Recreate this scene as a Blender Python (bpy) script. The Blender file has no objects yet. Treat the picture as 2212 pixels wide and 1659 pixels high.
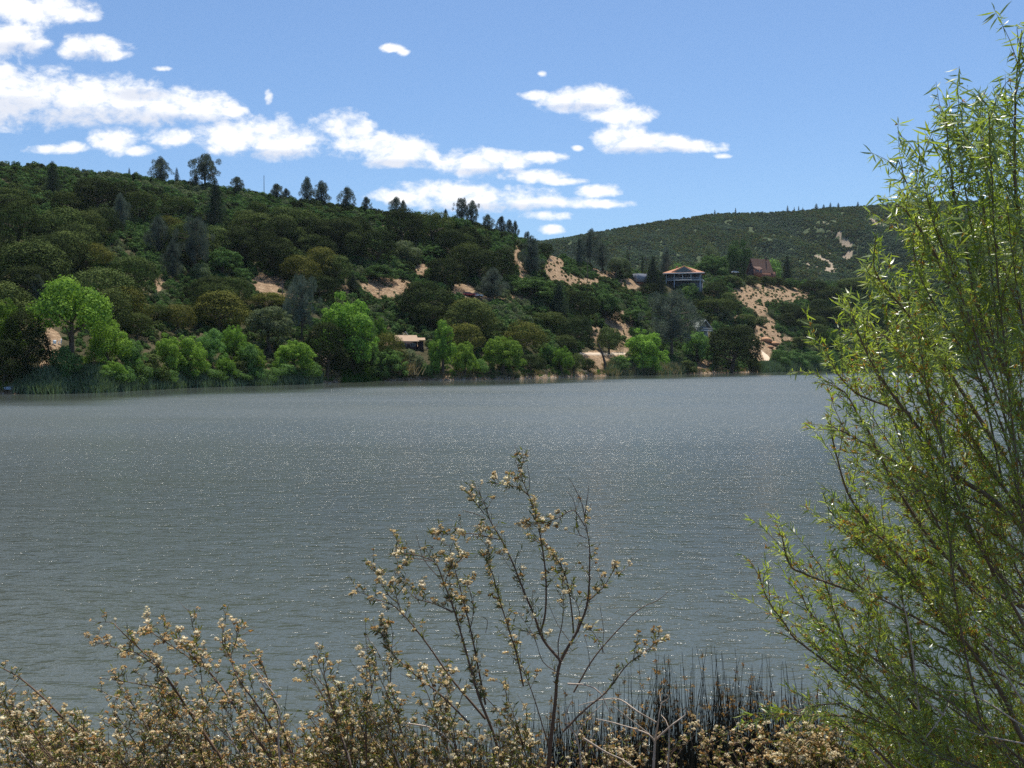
import bpy, math, random
import numpy as np
from mathutils import Vector, Matrix, Euler

random.seed(7)
RNG = np.random.default_rng(11)
SC = bpy.context.scene
COL = SC.collection
R = math.radians

# ------------------------------------------------------------------ camera, light, exposure
EYE = 5.5                       # lens height above the water, metres
FOC = 2151.0                    # focal length in units of a 2212 wide picture
CX, CY, HZ = 1106.0, 829.5, 776.0
PITCH = math.atan((CY - HZ) / FOC)
cam_data = bpy.data.cameras.new('camera')
cam_data.sensor_width = 36.0
cam_data.lens = FOC / 2212.0 * 36.0
cam_data.clip_start = 0.05
cam_data.clip_end = 20000
cam = bpy.data.objects.new('camera', cam_data)
COL.objects.link(cam)
cam.location = (0, 0, EYE)
cam.rotation_euler = (R(90) - PITCH, 0, 0)
SC.camera = cam

SUN_EL, SUN_AZ = 70.0, 12.0    # degrees; azimuth clockwise from straight ahead
sd = Vector((math.sin(R(SUN_AZ)) * math.cos(R(SUN_EL)), math.cos(R(SUN_AZ)) * math.cos(R(SUN_EL)), math.sin(R(SUN_EL))))
sun_data = bpy.data.lights.new('sun', 'SUN')
sun_data.energy = 5.0
sun_data.angle = R(0.53)
sun_data.color = (1.0, 0.955, 0.87)
sun = bpy.data.objects.new('sun', sun_data)
sun.rotation_euler = sd.to_track_quat('Z', 'Y').to_euler()
sun.location = (0, 0, 200)
COL.objects.link(sun)

SC.view_settings.view_transform = 'Standard'
SC.view_settings.look = 'None'
SC.view_settings.exposure = 0.48
SC.view_settings.gamma = 1.0
SC.view_settings.use_curve_mapping = False
SC.render.engine = 'CYCLES'
SC.cycles.use_denoising = False
try:
    SC.cycles.denoiser = 'OPENIMAGEDENOISE'
    SC.cycles.denoising_input_passes = 'RGB_ALBEDO_NORMAL'
    SC.cycles.denoising_prefilter = 'ACCURATE'
except Exception:
    pass
SC.cycles.max_bounces = 6
SC.cycles.diffuse_bounces = 2
SC.cycles.glossy_bounces = 3
SC.cycles.transmission_bounces = 3
SC.cycles.volume_bounces = 0
SC.cycles.transparent_max_bounces = 8
SC.cycles.sample_clamp_indirect = 3.0
SC.cycles.sample_clamp_direct = 5.0


def ray(x, y):
    """direction (per metre of depth along +Y) of picture point x, y"""
    a, b = (x - CX) / FOC, -(y - CY) / FOC
    dy = math.cos(PITCH) + b * math.sin(PITCH)
    return a / dy, (-math.sin(PITCH) + b * math.cos(PITCH)) / dy


def pt(x, y, d):
    s, t = ray(x, y)
    return Vector((s * d, d, EYE + t * d))


def project(X, Y, Z):
    z = Z - EYE
    f = Y * math.cos(PITCH) - z * math.sin(PITCH)
    u = Y * math.sin(PITCH) + z * math.cos(PITCH)
    return CX + FOC * X / f, CY - FOC * u / f


# ------------------------------------------------------------------ sky and clouds (world)
class NT:
    def __init__(self, tree):
        self.t = tree
        self.n = tree.nodes
        self.l = tree.links

    def add(self, typ, **kw):
        nd = self.n.new(typ)
        for k, v in kw.items():
            setattr(nd, k, v)
        return nd

    def link(self, a, b):
        self.l.new(a, b)

    def put(self, sock, v):
        if isinstance(v, bpy.types.NodeSocket):
            self.l.new(v, sock)
        else:
            sock.default_value = v

    def math(self, op, a, b=0.0, c=None, clamp=False):
        nd = self.add('ShaderNodeMath', operation=op)
        nd.use_clamp = clamp
        self.put(nd.inputs[0], a)
        self.put(nd.inputs[1], b)
        if c is not None:
            self.put(nd.inputs[2], c)
        return nd.outputs[0]

    def vmath(self, op, a, b=None, c=None):
        nd = self.add('ShaderNodeVectorMath', operation=op)
        self.put(nd.inputs[0], a)
        if b is not None:
            self.put(nd.inputs[1], b)
        if c is not None:
            self.put(nd.inputs[2], c)
        return nd.outputs['Value'] if op in ('DOT_PRODUCT', 'LENGTH') else nd.outputs[0]

    def ramp(self, v, lo, hi, a=0.0, b=1.0, smooth=True):
        nd = self.add('ShaderNodeMapRange')
        nd.interpolation_type = 'SMOOTHSTEP' if smooth else 'LINEAR'
        self.put(nd.inputs[0], v)
        for i, x in enumerate((lo, hi, a, b)):
            nd.inputs[i + 1].default_value = x
        return nd.outputs[0]

    def mix(self, f, a, b):
        nd = self.add('ShaderNodeMix', data_type='RGBA')
        self.put(nd.inputs[0], f)
        self.put(nd.inputs[6], a)
        self.put(nd.inputs[7], b)
        return nd.outputs[2]

    def noise(self, vec, scale, detail=4.0, rough=0.55, dist=0.0):
        nd = self.add('ShaderNodeTexNoise')
        if vec is not None:
            self.put(nd.inputs['Vector'], vec)
        nd.inputs['Scale'].default_value = scale
        nd.inputs['Detail'].default_value = detail
        nd.inputs['Roughness'].default_value = rough
        nd.inputs['Distortion'].default_value = dist
        return nd.outputs[0]


world = bpy.data.worlds.new('World')
SC.world = world
world.use_nodes = True
W = NT(world.node_tree)
W.n.clear()
sky = W.add('ShaderNodeTexSky')
sky.sky_type = 'NISHITA'
sky.sun_disc = False
sky.sun_elevation = R(SUN_EL)
sky.sun_rotation = R(SUN_AZ)
sky.altitude = 1000
sky.air_density = 1.0
sky.dust_density = 2.2
sky.ozone_density = 3.0
SKY_TINT = (0.80, 0.97, 1.10, 1.0)
tinted = W.add('ShaderNodeMix', data_type='RGBA', blend_type='MULTIPLY')
tinted.inputs[0].default_value = 1.0
W.link(sky.outputs[0], tinted.inputs[6])
tinted.inputs[7].default_value = SKY_TINT
bg = W.add('ShaderNodeBackground')
W.link(tinted.outputs[2], bg.inputs[0])
bg.inputs[1].default_value = 0.093

CLOUDS = [  # cx, cy, rx, ry of the lumps of each cloud, in picture units, turned into sky directions
 (60,18,120,30),(150,30,62,15),(20,-30,160,34),(20,85,78,36),(62,94,50,14),
 (200,105,66,24),(160,97,30,20),(245,118,38,9),
 (60,212,180,56),(200,214,150,48),(330,222,120,42),(430,232,80,28),(495,240,40,10),(-90,200,150,66),(-10,165,80,28),
 (100,323,42,9),(160,318,34,10),(245,303,46,25),(215,300,25,18),(300,325,32,9),(370,298,48,18),
 (500,297,78,30),(570,285,62,36),(600,312,82,27),(650,297,62,20),(740,270,56,26),(770,276,40,16),
 (800,314,84,26),(870,325,84,28),(840,345,54,14),(930,335,28,12),
 (1010,350,72,26),(1090,347,64,18),(1170,340,52,11),(1150,380,74,12),(1220,392,48,6),
 (950,422,112,27),(1060,427,124,24),(870,422,66,14),(1150,437,124,13),(1270,440,84,8),(1290,412,46,12),
 (1185,465,46,8),(1192,496,27,8),(852,103,27,8),(870,112,12,7),(1172,159,9,5),(350,148,18,4),(580,210,8,13),
 (1158,205,34,9),(1230,217,62,22),(1290,212,62,25),(1350,246,52,22),(1310,252,60,15),(1340,290,56,22),
 (1380,310,92,18),(1300,300,28,16),(1490,316,66,12),(1540,323,30,6),(1450,310,52,14),(1560,337,18,4),(1250,320,12,5),
 (-260,120,120,40),(-420,260,180,50),(-330,340,120,22),(-150,30,120,40),(-600,140,150,44),(-500,380,160,16)]
SHADES = [(150,256,210,20),(340,262,130,13),(10,232,120,20),(590,335,90,9),(850,355,70,8),(1050,372,70,6),(1080,450,140,8),
 (1400,326,90,6),(300,205,60,10),(30,105,60,12),(190,122,40,8),(1250,232,60,7),(-300,300,120,20)]
tc = W.add('ShaderNodeTexCoord')
sep = W.add('ShaderNodeSeparateXYZ')
W.link(tc.outputs['Generated'], sep.inputs[0])
ysafe = W.math('MAXIMUM', sep.outputs[1], 0.02)
gx = W.math('DIVIDE', sep.outputs[0], ysafe)
gz = W.math('DIVIDE', sep.outputs[2], ysafe)
comb = W.add('ShaderNodeCombineXYZ')
W.link(gx, comb.inputs[0])
W.link(gz, comb.inputs[1])
G = comb.outputs[0]


def blobs(lst):
    out = None
    for (x, y, rx, ry) in lst:
        s, t = ray(x, y)
        ax, ay = FOC / (rx * 1.08 + 2), FOC / (ry * 1.12 + 2)
        v = W.vmath('MULTIPLY_ADD', G, (ax, ay, 0.0), (-s * ax, -t * ay, 0.0))
        q = W.vmath('DOT_PRODUCT', v, v)
        out = q if out is None else W.math('SMOOTH_MIN', out, q, 0.35)
    return out


q = W.math('SUBTRACT', 1.0, blobs(CLOUDS))
q = W.math('MAXIMUM', q, -3.0)
stretch = W.vmath('MULTIPLY', G, (1.0, 1.5, 1.0))
n1 = W.noise(stretch, 22.0, 8.0, 0.62, 0.4)
n2 = W.noise(stretch, 60.0, 5.0, 0.6, 0.2)
nn = W.math('ADD', W.math('MULTIPLY', W.math('SUBTRACT', n1, 0.5), 3.1), W.math('MULTIPLY', W.math('SUBTRACT', n2, 0.5), 2.5))
dens = W.math('ADD', q, nn)
mask = W.ramp(dens, -0.35, 1.15)
fwd = W.ramp(sep.outputs[1], 0.15, 0.35)
mask = W.math('MULTIPLY', mask, fwd)
# scattered small cumulus over the rest of the sky, as in view
zs = W.math('MAXIMUM', sep.outputs[2], 0.03)
cb2 = W.add('ShaderNodeCombineXYZ')
W.link(W.math('DIVIDE', sep.outputs[0], zs), cb2.inputs[0])
W.link(W.math('DIVIDE', sep.outputs[1], zs), cb2.inputs[1])
n3 = W.noise(cb2.outputs[0], 0.9, 6.0, 0.6)
other = W.ramp(n3, 0.60, 0.70)
notfront = W.ramp(sep.outputs[1], 0.1, -0.2)
low = W.ramp(sep.outputs[2], 0.05, 0.15)
other = W.math('MULTIPLY', W.math('MULTIPLY', other, notfront), low)
mask = W.math('MAXIMUM', mask, other, clamp=True)
sh = W.math('SUBTRACT', 1.0, blobs(SHADES))
sh = W.ramp(W.math('ADD', sh, W.math('MULTIPLY', W.math('SUBTRACT', n1, 0.5), 2.2)), -0.9, 1.1)
thick = W.ramp(dens, 0.2, 2.0)
bump = W.ramp(n2, 0.35, 0.65)
up = W.vmath('ADD', stretch, (0.004, 0.022, 0.0))
nu = W.math('ADD', W.math('MULTIPLY', W.noise(up, 22.0, 8.0, 0.62, 0.4), 1.0), W.math('MULTIPLY', W.noise(up, 60.0, 5.0, 0.6, 0.2), 0.4))
nh = W.math('ADD', n1, W.math('MULTIPLY', n2, 0.4))
relief = W.ramp(W.math('SUBTRACT', nu, nh), -0.02, 0.20)
shade = W.math('ADD', W.math('MULTIPLY', sh, 0.85), W.math('MULTIPLY', W.math('MULTIPLY', relief, thick), 0.55), clamp=True)  # shade on cloud undersides and lumps, painted into the cloud colour
ccol = W.mix(shade, (1.0, 1.0, 1.0, 1), (0.66, 0.70, 0.80, 1))
cbg = W.add('ShaderNodeBackground')
W.link(ccol, cbg.inputs[0])
cbg.inputs[1].default_value = 0.82
mx = W.add('ShaderNodeMixShader')
W.link(mask, mx.inputs[0])
W.link(bg.outputs[0], mx.inputs[1])
W.link(cbg.outputs[0], mx.inputs[2])
wo = W.add('ShaderNodeOutputWorld')
W.link(mx.outputs[0], wo.inputs[0])


# ------------------------------------------------------------------ helpers
def vnoise(x, y, seed=0):
    x = np.asarray(x, float)
    y = np.asarray(y, float)
    xi, yi = np.floor(x).astype(np.int64), np.floor(y).astype(np.int64)
    fx, fy = x - xi, y - yi
    fx, fy = fx * fx * (3 - 2 * fx), fy * fy * (3 - 2 * fy)

    def h(a, b):
        n = (a * 374761393 + b * 668265263 + seed * 974634777) & 0xFFFFFFFF
        n = ((n ^ (n >> 13)) * 1274126177) & 0xFFFFFFFF
        return ((n ^ (n >> 16)) & 0xFFFF) / 65535.0
    a = h(xi, yi) * (1 - fx) + h(xi + 1, yi) * fx
    b = h(xi, yi + 1) * (1 - fx) + h(xi + 1, yi + 1) * fx
    return a * (1 - fy) + b * fy


def fbm(x, y, o=4, seed=0):
    t, a, s = 0.0, 0.5, 1.0
    for k in range(o):
        t = t + a * (vnoise(np.asarray(x) * s, np.asarray(y) * s, seed + k) - 0.5)
        a *= 0.5
        s *= 2.03
    return t            # about -0.5 .. 0.5


def mesh_np(name, batches, mat=None, smooth=False):
    """batches: list of (verts (N,3), faces (M,k)); faces index into their own batch"""
    vs, loops, starts, off, ls = [], [], [], 0, 0
    for v, f in batches:
        v = np.asarray(v, np.float32).reshape(-1, 3)
        f = np.asarray(f, np.int64)
        if len(f) == 0:
            continue
        vs.append(v)
        loops.append((f + off).ravel())
        starts.append(np.arange(len(f)) * f.shape[1] + ls)
        off += len(v)
        ls += f.size
    me = bpy.data.meshes.new(name)
    if vs:
        V = np.concatenate(vs)
        L = np.concatenate(loops).astype(np.int32)
        S = np.concatenate(starts).astype(np.int32)
        me.vertices.add(len(V))
        me.vertices.foreach_set('co', V.ravel())
        me.loops.add(len(L))
        me.loops.foreach_set('vertex_index', L)
        me.polygons.add(len(S))
        me.polygons.foreach_set('loop_start', S)
        if smooth:
            me.polygons.foreach_set('use_smooth', np.ones(len(S), bool))
        me.update(calc_edges=True)
    if mat:
        me.materials.append(mat)
    return me


def new(name, data, parent=None, loc=None):
    o = bpy.data.objects.new(name, data)
    COL.objects.link(o)
    if parent is not None:
        o.parent = parent
    if loc is not None:
        o.location = loc
    return o


def tag(o, label=None, cat=None, group=None, kind=None):
    if label:
        o['label'] = label
    if cat:
        o['category'] = cat
    if group:
        o['group'] = group
    if kind:
        o['kind'] = kind
    return o


class MB:
    """collects boxes, tubes and polygons into one mesh"""
    def __init__(self):
        self.b = []

    def poly(self, verts, faces):
        for f in faces:
            self.b.append(([verts[i] for i in f], [list(range(len(f)))]))
        return self

    def box(self, c, s, rz=0.0):
        x, y, z = s[0] / 2, s[1] / 2, s[2] / 2
        v = np.array([[i, j, k] for i in (-x, x) for j in (-y, y) for k in (-z, z)], float)
        if rz:
            c_, s_ = math.cos(rz), math.sin(rz)
            v = np.stack([v[:, 0] * c_ - v[:, 1] * s_, v[:, 0] * s_ + v[:, 1] * c_, v[:, 2]], 1)
        v += np.array(c)
        self.b.append((v, [[0, 1, 3, 2], [4, 6, 7, 5], [0, 4, 5, 1], [2, 3, 7, 6], [0, 2, 6, 4], [1, 5, 7, 3]]))
        return self

    def tube(self, pts, rad, n=6, cap=True):
        P = np.array([tuple(p) for p in pts], float)
        m = len(P)
        rad = np.broadcast_to(np.asarray(rad, float), (m,))
        T = np.gradient(P, axis=0)
        T /= np.linalg.norm(T, axis=1)[:, None] + 1e-12
        ref = np.array([0, 0, 1.0]) if abs(T[0][2]) < 0.9 else np.array([1.0, 0, 0])
        A = np.cross(T, ref)
        A /= np.linalg.norm(A, axis=1)[:, None] + 1e-12
        B = np.cross(T, A)
        ang = np.arange(n) * 2 * np.pi / n
        V = P[:, None] + rad[:, None, None] * (np.cos(ang)[None, :, None] * A[:, None] + np.sin(ang)[None, :, None] * B[:, None])
        idx = np.arange(m * n).reshape(m, n)
        i0, i1 = idx[:-1], idx[1:]
        F = np.stack([i0, np.roll(i0, -1, 1), np.roll(i1, -1, 1), i1], -1).reshape(-1, 4)
        self.b.append((V.reshape(-1, 3), F))
        if cap and n > 2:
            self.b.append((V[-1], [list(range(n))]))
            self.b.append((V[0], [list(range(n))[::-1]]))
        return self

    def build(self, name, mat, parent=None, smooth=False, loc=None):
        return new(name, mesh_np(name, self.b, mat, smooth), parent, loc)


def frames(D, roll):
    """rotation matrices whose y axis is D (N,3), rolled by roll"""
    D = D / (np.linalg.norm(D, axis=1)[:, None] + 1e-9)
    ref = np.tile(np.array([0.13, 0.27, 0.95]), (len(D), 1))
    X = np.cross(D, ref)
    X /= np.linalg.norm(X, axis=1)[:, None] + 1e-9
    Z = np.cross(X, D)
    c, s = np.cos(roll)[:, None], np.sin(roll)[:, None]
    X2, Z2 = X * c + Z * s, -X * s + Z * c
    return np.stack([X2, D, Z2], 2)


def stamp(tv, tf, P, M, S):
    """copies of a template at P with rotation M and scale S -> (verts, faces)"""
    tv = np.asarray(tv, float)
    S = np.asarray(S, float)
    if S.ndim == 1:
        S = S[:, None].repeat(3, 1)
    V = np.einsum('nij,nkj->nki', M, tv[None] * S[:, None]) + P[:, None]
    F = np.asarray(tf)[None] + (np.arange(len(P)) * len(tv))[:, None, None]
    return V.reshape(-1, 3), F.reshape(-1, np.asarray(tf).shape[1])


def rdir(n, rng=RNG):
    v = rng.normal(size=(n, 3))
    return v / np.linalg.norm(v, axis=1)[:, None]


# ------------------------------------------------------------------ materials
def material(name):
    m = bpy.data.materials.new(name)
    m.use_nodes = True
    t = NT(m.node_tree)
    t.n.clear()
    out = t.add('ShaderNodeOutputMaterial')
    return m, t, out


def plain(name, col, rough=0.7, noise=0.25, scale=3.0, spec=0.3, metal=0.0, bump=0.0):
    m, t, out = material(name)
    p = t.add('ShaderNodeBsdfPrincipled')
    g = t.add('ShaderNodeNewGeometry')
    n = t.noise(g.outputs['Position'], scale, 5.0, 0.6)
    a = tuple(c * (1 - noise) for c in col) + (1,)
    b = tuple(min(1, c * (1 + noise)) for c in col) + (1,)
    t.link(t.mix(n, a, b), p.inputs['Base Color'])
    p.inputs['Roughness'].default_value = rough
    p.inputs['Metallic'].default_value = metal
    p.inputs['Specular IOR Level'].default_value = spec
    if bump:
        bp = t.add('ShaderNodeBump')
        bp.inputs['Strength'].default_value = 1.0
        bp.inputs['Distance'].default_value = bump
        t.link(n, bp.inputs['Height'])
        t.link(bp.outputs[0], p.inputs['Normal'])
    t.link(p.outputs[0], out.inputs[0])
    return m


def leafy(name, c1, c2, trans=0.3, gloss=0.06, rough=0.45, scale=5.0, vary=0.35, world=False, tcol=None):
    m, t, out = material(name)
    oi = t.add('ShaderNodeObjectInfo')
    if world:
        vec = t.add('ShaderNodeNewGeometry').outputs['Position']
    else:
        vec = t.vmath('ADD', t.add('ShaderNodeTexCoord').outputs['Object'], t.vmath('SCALE', oi.outputs['Location']))
    n = t.noise(vec, scale, 3.0, 0.6)
    f = t.ramp(n, 0.36, 0.64)
    c = t.mix(f, tuple(c1) + (1,), tuple(c2) + (1,))
    hs = t.add('ShaderNodeHueSaturation')
    t.link(c, hs.inputs['Color'])
    t.link(t.ramp(oi.outputs['Random'], 0, 1, 1 - vary, 1 + vary, False), hs.inputs['Value'])
    r2 = t.math('FRACT', t.math('MULTIPLY', oi.outputs['Random'], 37.7))
    t.link(t.ramp(r2, 0, 1, 0.490, 0.508, False), hs.inputs['Hue'])
    col = hs.outputs[0]
    d = t.add('ShaderNodeBsdfDiffuse')
    t.link(col, d.inputs[0])
    tr = t.add('ShaderNodeBsdfTranslucent')
    m2 = t.add('ShaderNodeMix', data_type='RGBA', blend_type='MULTIPLY')
    m2.inputs[0].default_value = 1.0
    t.link(col, m2.inputs[6])
    m2.inputs[7].default_value = tuple(tcol or (1.25, 1.35, 0.7)) + (1,)
    t.link(m2.outputs[2], tr.inputs[0])
    a = t.add('ShaderNodeMixShader')
    a.inputs[0].default_value = trans
    t.link(d.outputs[0], a.inputs[1])
    t.link(tr.outputs[0], a.inputs[2])
    gl = t.add('ShaderNodeBsdfGlossy')
    gl.inputs['Roughness'].default_value = rough
    b = t.add('ShaderNodeMixShader')
    b.inputs[0].default_value = gloss
    t.link(a.outputs[0], b.inputs[1])
    t.link(gl.outputs[0], b.inputs[2])
    t.link(b.outputs[0], out.inputs[0])
    return m


M = {}
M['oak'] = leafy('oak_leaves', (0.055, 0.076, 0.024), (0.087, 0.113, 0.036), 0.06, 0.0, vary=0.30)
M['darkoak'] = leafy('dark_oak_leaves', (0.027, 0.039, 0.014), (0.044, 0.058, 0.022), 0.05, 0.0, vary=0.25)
M['olive'] = leafy('olive_oak_leaves', (0.091, 0.099, 0.025), (0.135, 0.134, 0.035), 0.08, 0.0, vary=0.22)
M['green'] = leafy('mid_green_leaves', (0.060, 0.113, 0.037), (0.100, 0.163, 0.053), 0.12, 0.0, vary=0.25)
M['sage'] = leafy('sage_leaves', (0.094, 0.123, 0.064), (0.143, 0.171, 0.094), 0.2, 0.0, vary=0.22)
M['bright'] = leafy('cottonwood_leaves', (0.114, 0.208, 0.037), (0.187, 0.296, 0.058), 0.28, 0.0, scale=7.0, vary=0.22)
M['fresh'] = leafy('fresh_willow_leaves', (0.095, 0.180, 0.050), (0.147, 0.240, 0.084), 0.32, 0.0, vary=0.20)
M['needle'] = leafy('pine_needles', (0.083, 0.108, 0.081), (0.138, 0.165, 0.132), 0.15, 0.0, vary=0.22, tcol=(1.1, 1.15, 0.9))
M['dkneedle'] = leafy('dark_needles', (0.034, 0.052, 0.030), (0.062, 0.082, 0.052), 0.12, 0.0, vary=0.20)
M['dry'] = leafy('dry_grass', (0.24, 0.19, 0.09), (0.36, 0.28, 0.15), 0.15, 0.02, vary=0.25)
M['cattail'] = leafy('cattail_blades', (0.081, 0.129, 0.060), (0.169, 0.226, 0.111), 0.15, 0.05, vary=0.30)
M['lawn'] = leafy('shore_grass', (0.060, 0.140, 0.020), (0.100, 0.190, 0.030), 0.25, 0.03, vary=0.20)
M['fargreen'] = leafy('far_green_leaves', (0.067, 0.115, 0.046), (0.098, 0.148, 0.062), 0.1, 0.0, vary=0.2)
M['fargrey'] = leafy('far_grey_leaves', (0.069, 0.105, 0.061), (0.097, 0.134, 0.079), 0.1, 0.0, vary=0.2)
M['bark'] = plain('bark', (0.10, 0.075, 0.055), 0.9, 0.4, 2.0)
M['palebark'] = plain('pale_bark', (0.26, 0.22, 0.17), 0.9, 0.35, 2.0)
M['deadwood'] = plain('sun_bleached_wood', (0.46, 0.37, 0.29), 0.85, 0.35, 25.0)
M['driftwood'] = plain('driftwood', (0.50, 0.44, 0.37), 0.85, 0.25, 2.0)
M['pole'] = plain('weathered_pole', (0.14, 0.11, 0.09), 0.9, 0.3, 2.0)
M['mast'] = plain('grey_metal', (0.32, 0.34, 0.37), 0.5, 0.1, 2.0)
M['stem'] = plain('shrub_stem_bark', (0.135, 0.085, 0.055), 0.75, 0.45, 30.0)
M['willowbark'] = plain('willow_bark', (0.17, 0.125, 0.085), 0.75, 0.45, 22.0)
M['rock'] = plain('pale_rock', (0.40, 0.33, 0.26), 0.9, 0.3, 0.8)
HAZE = 0.00003

# ------------------------------------------------------------------ terrain
def PX(x):
    return (np.asarray(x, float) - CX) / FOC


SH_X = PX([-700, 0, 100, 230, 400, 650, 720, 800, 1000, 1120, 1250, 1400, 1650, 1800, 1900, 2212, 2900])
SH_Y = np.array([150, 158, 159, 166, 191, 218, 236, 252, 264, 276, 312, 350, 420, 470, 500, 540, 560.])
RG_X = PX([-700, 0, 110, 330, 450, 600, 800, 900, 1000, 1100, 1180, 1250, 1350, 1500, 1700, 1850, 2212, 2900])
RG_V = np.array([372, 365, 368, 394, 410, 434, 460, 472, 486, 514, 548, 574, 592, 602, 612, 618, 624, 640.])
RG_Y = np.array([400, 400, 400, 405, 408, 412, 420, 424, 428, 434, 440, 455, 480, 530, 600, 640, 700, 740.])
RG_H = EYE + (HZ - RG_V) / FOC * RG_Y
FH_X = PX([-400, 300, 1000, 1170, 1250, 1400, 1550, 1700, 1900, 2000, 2212, 2700])
FH_V = np.array([560, 545, 528, 524, 510, 484, 464, 459, 445, 439, 434, 450.])
FH_Y0, FH_Y1 = 880.0, 1400.0


def shore(s):
    w = (fbm(np.asarray(s) * 90, 3.3 + 0 * np.asarray(s), 3, 5)) * 5.0
    return np.interp(s, SH_X, SH_Y) + w


def ridge(s):
    return np.interp(s, RG_X, RG_Y), np.interp(s, RG_X, RG_H)


BARE = [(835,622,52,22),(579,613,34,20),(908,585,18,14),(734,627,18,9),(994,629,27,14),(1115,552,8,24),(1128,585,11,20),
 (1196,581,21,28),(1220,604,24,13),(1260,612,34,9),(1312,592,24,14),(1292,578,15,8),(1351,612,17,9),(1370,616,14,8),
 (1340,699,32,25),(1318,697,28,6),(1283,727,15,24),(1348,744,18,22),(1297,783,30,24),(1306,765,70,5),(1290,806,50,6),
 (1664,636,78,21),(1626,656,20,10),(1642,670,16,14),(1650,709,23,22),(1657,735,33,22),(1655,770,15,16),(1631,756,13,18),
 (1520,793,15,16),(1710,735,32,6),(344,611,10,17),(112,744,18,32),(99,802,12,20),(323,696,5,6),(551,614,10,8),
 (272,533,8,4),(306,604,8,5),(900,818,110,5),(1595,690,16,8),(1536,640,14,5),(1480,640,22,4),(450,478,5,6),
 (870,745,40,4),(830,790,16,14),(1100,645,70,5),(600,640,40,5)]


def bare_at(X, Y, Z):
    px, py = project(X, Y, Z)
    wx = px + fbm(X / 4, Y / 4, 3, 41) * 16
    wy = py + fbm(X / 4, Y / 4, 3, 51) * 16
    b = np.zeros_like(wx)
    for (cx, cy, rx, ry) in BARE:
        b = np.maximum(b, 1.25 - np.sqrt(((wx - cx) / rx) ** 2 + ((wy - cy) / ry) ** 2))
    b = np.clip(b * 3.0, 0, 1)
    low = np.clip((0.9 - Z) / 0.4, 0, 1) * 0.9
    return np.maximum(b, low)


def height(s, Y):
    s = np.asarray(s, float)
    Y = np.asarray(Y, float)
    ys = shore(s)
    yr, hr = ridge(s)
    t = (Y - ys) / (yr - ys)
    tc_ = np.clip(t, 0, 1)
    X = s * Y
    base = 0.02 * np.clip(tc_ / 0.02, 0, 1) + 0.98 * tc_ ** 1.08
    und = fbm(X / 70, Y / 70, 4, 1) * 9.0 + fbm(X / 14, Y / 14, 3, 9) * 2.4
    h = hr * base + und * np.sin(np.pi * np.clip(t, 0, 1)) ** 0.8
    h = np.maximum(h, 0.35 * np.clip(tc_ / 0.01, 0, 1))
    over = np.clip(Y - yr - 45, 0, None)
    h = np.where(t > 1, hr - over * 0.22, h)
    h = np.maximum(h, 6.0)
    h = np.where(t < 0, np.maximum(-2.0, (Y - ys) * 0.25), np.where(t > 1, h, np.where(tc_ * (yr - ys) < 0, h, np.minimum(h, 999))))
    # shore edge: low tan bank
    edge = np.clip((Y - ys) / 2.5, 0, 1)
    h = np.where((t >= 0) & (t <= 1), hr * base + und * np.sin(np.pi * tc_) ** 0.8 + 0.0, h)
    h = np.where((t >= 0) & (t <= 1), np.maximum(h, 0.55 * edge), h)
    return h


def fheight(s, Y):
    hf = EYE + (HZ - np.interp(s, FH_X, FH_V)) / FOC * FH_Y1
    t = np.clip((Y - FH_Y0) / (FH_Y1 - FH_Y0), 0, 1)
    X = s * Y
    r = fbm(X / 110 + Y / 240, Y / 260, 4, 71)
    h = 4 + (hf - 4) * t ** 0.9 + (r * 95 + fbm(X / 26, Y / 26, 3, 77) * 9) * np.sin(np.pi * t) ** 0.8
    # the gully that runs down from the ridge behind the brown cabin
    gx_ = PX(1640) * FH_Y1 + (FH_Y1 - Y) * 0.28
    h = h - 30 * np.exp(-((X - gx_) / 26) ** 2) * np.sin(np.pi * t) ** 0.6
    back = np.clip(Y - FH_Y1, 0, None)
    return h - back * 0.3


def grid_mesh(name, ss, ys, fn, mat, attr=None):
    S, Y = np.meshgrid(ss, ys)
    Z = fn(S, Y)
    X = S * Y
    V = np.stack([X, Y, Z], -1).reshape(-1, 3)
    idx = np.arange(len(V)).reshape(S.shape)
    F = np.stack([idx[:-1, :-1], idx[:-1, 1:], idx[1:, 1:], idx[1:, :-1]], -1).reshape(-1, 4)
    me = mesh_np(name, [(V, F)], mat, True)
    if attr is not None:
        a = me.attributes.new('bare', 'FLOAT', 'POINT')
        a.data.foreach_set('value', attr(X, Y, Z).astype(np.float32).ravel())
    return me


def soil_material(name, veg, veg2, tan, tan2, relief=0.25):
    m, t, out = material(name)
    p = t.add('ShaderNodeBsdfPrincipled')
    g = t.add('ShaderNodeNewGeometry').outputs['Position']
    at = t.add('ShaderNodeAttribute')
    at.attribute_name = 'bare'
    n1 = t.noise(g, 0.12, 6.0, 0.65)
    n2 = t.noise(g, 1.4, 5.0, 0.65)
    st = t.vmath('MULTIPLY', g, (1.0, 1.0, 0.25))
    n3 = t.noise(st, 0.7, 4.0, 0.7, 0.5)
    a = t.mix(t.ramp(n1, 0.4, 0.6), veg + (1,), veg2 + (1,))
    b = t.mix(t.ramp(n3, 0.38, 0.66), tan + (1,), tan2 + (1,))
    f = t.math('ADD', at.outputs['Fac'], t.math('MULTIPLY', t.math('SUBTRACT', n2, 0.5), 0.7))
    f = t.ramp(f, 0.35, 0.6)
    t.link(t.mix(f, a, b), p.inputs['Base Color'])
    p.inputs['Roughness'].default_value = 0.95
    p.inputs['Specular IOR Level'].default_value = 0.1
    bp = t.add('ShaderNodeBump')
    bp.inputs['Distance'].default_value = relief
    bp.inputs['Strength'].default_value = 1.0
    t.link(t.math('ADD', n3, n2), bp.inputs['Height'])
    t.link(bp.outputs[0], p.inputs['Normal'])
    t.link(p.outputs[0], out.inputs[0])
    return m


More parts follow.
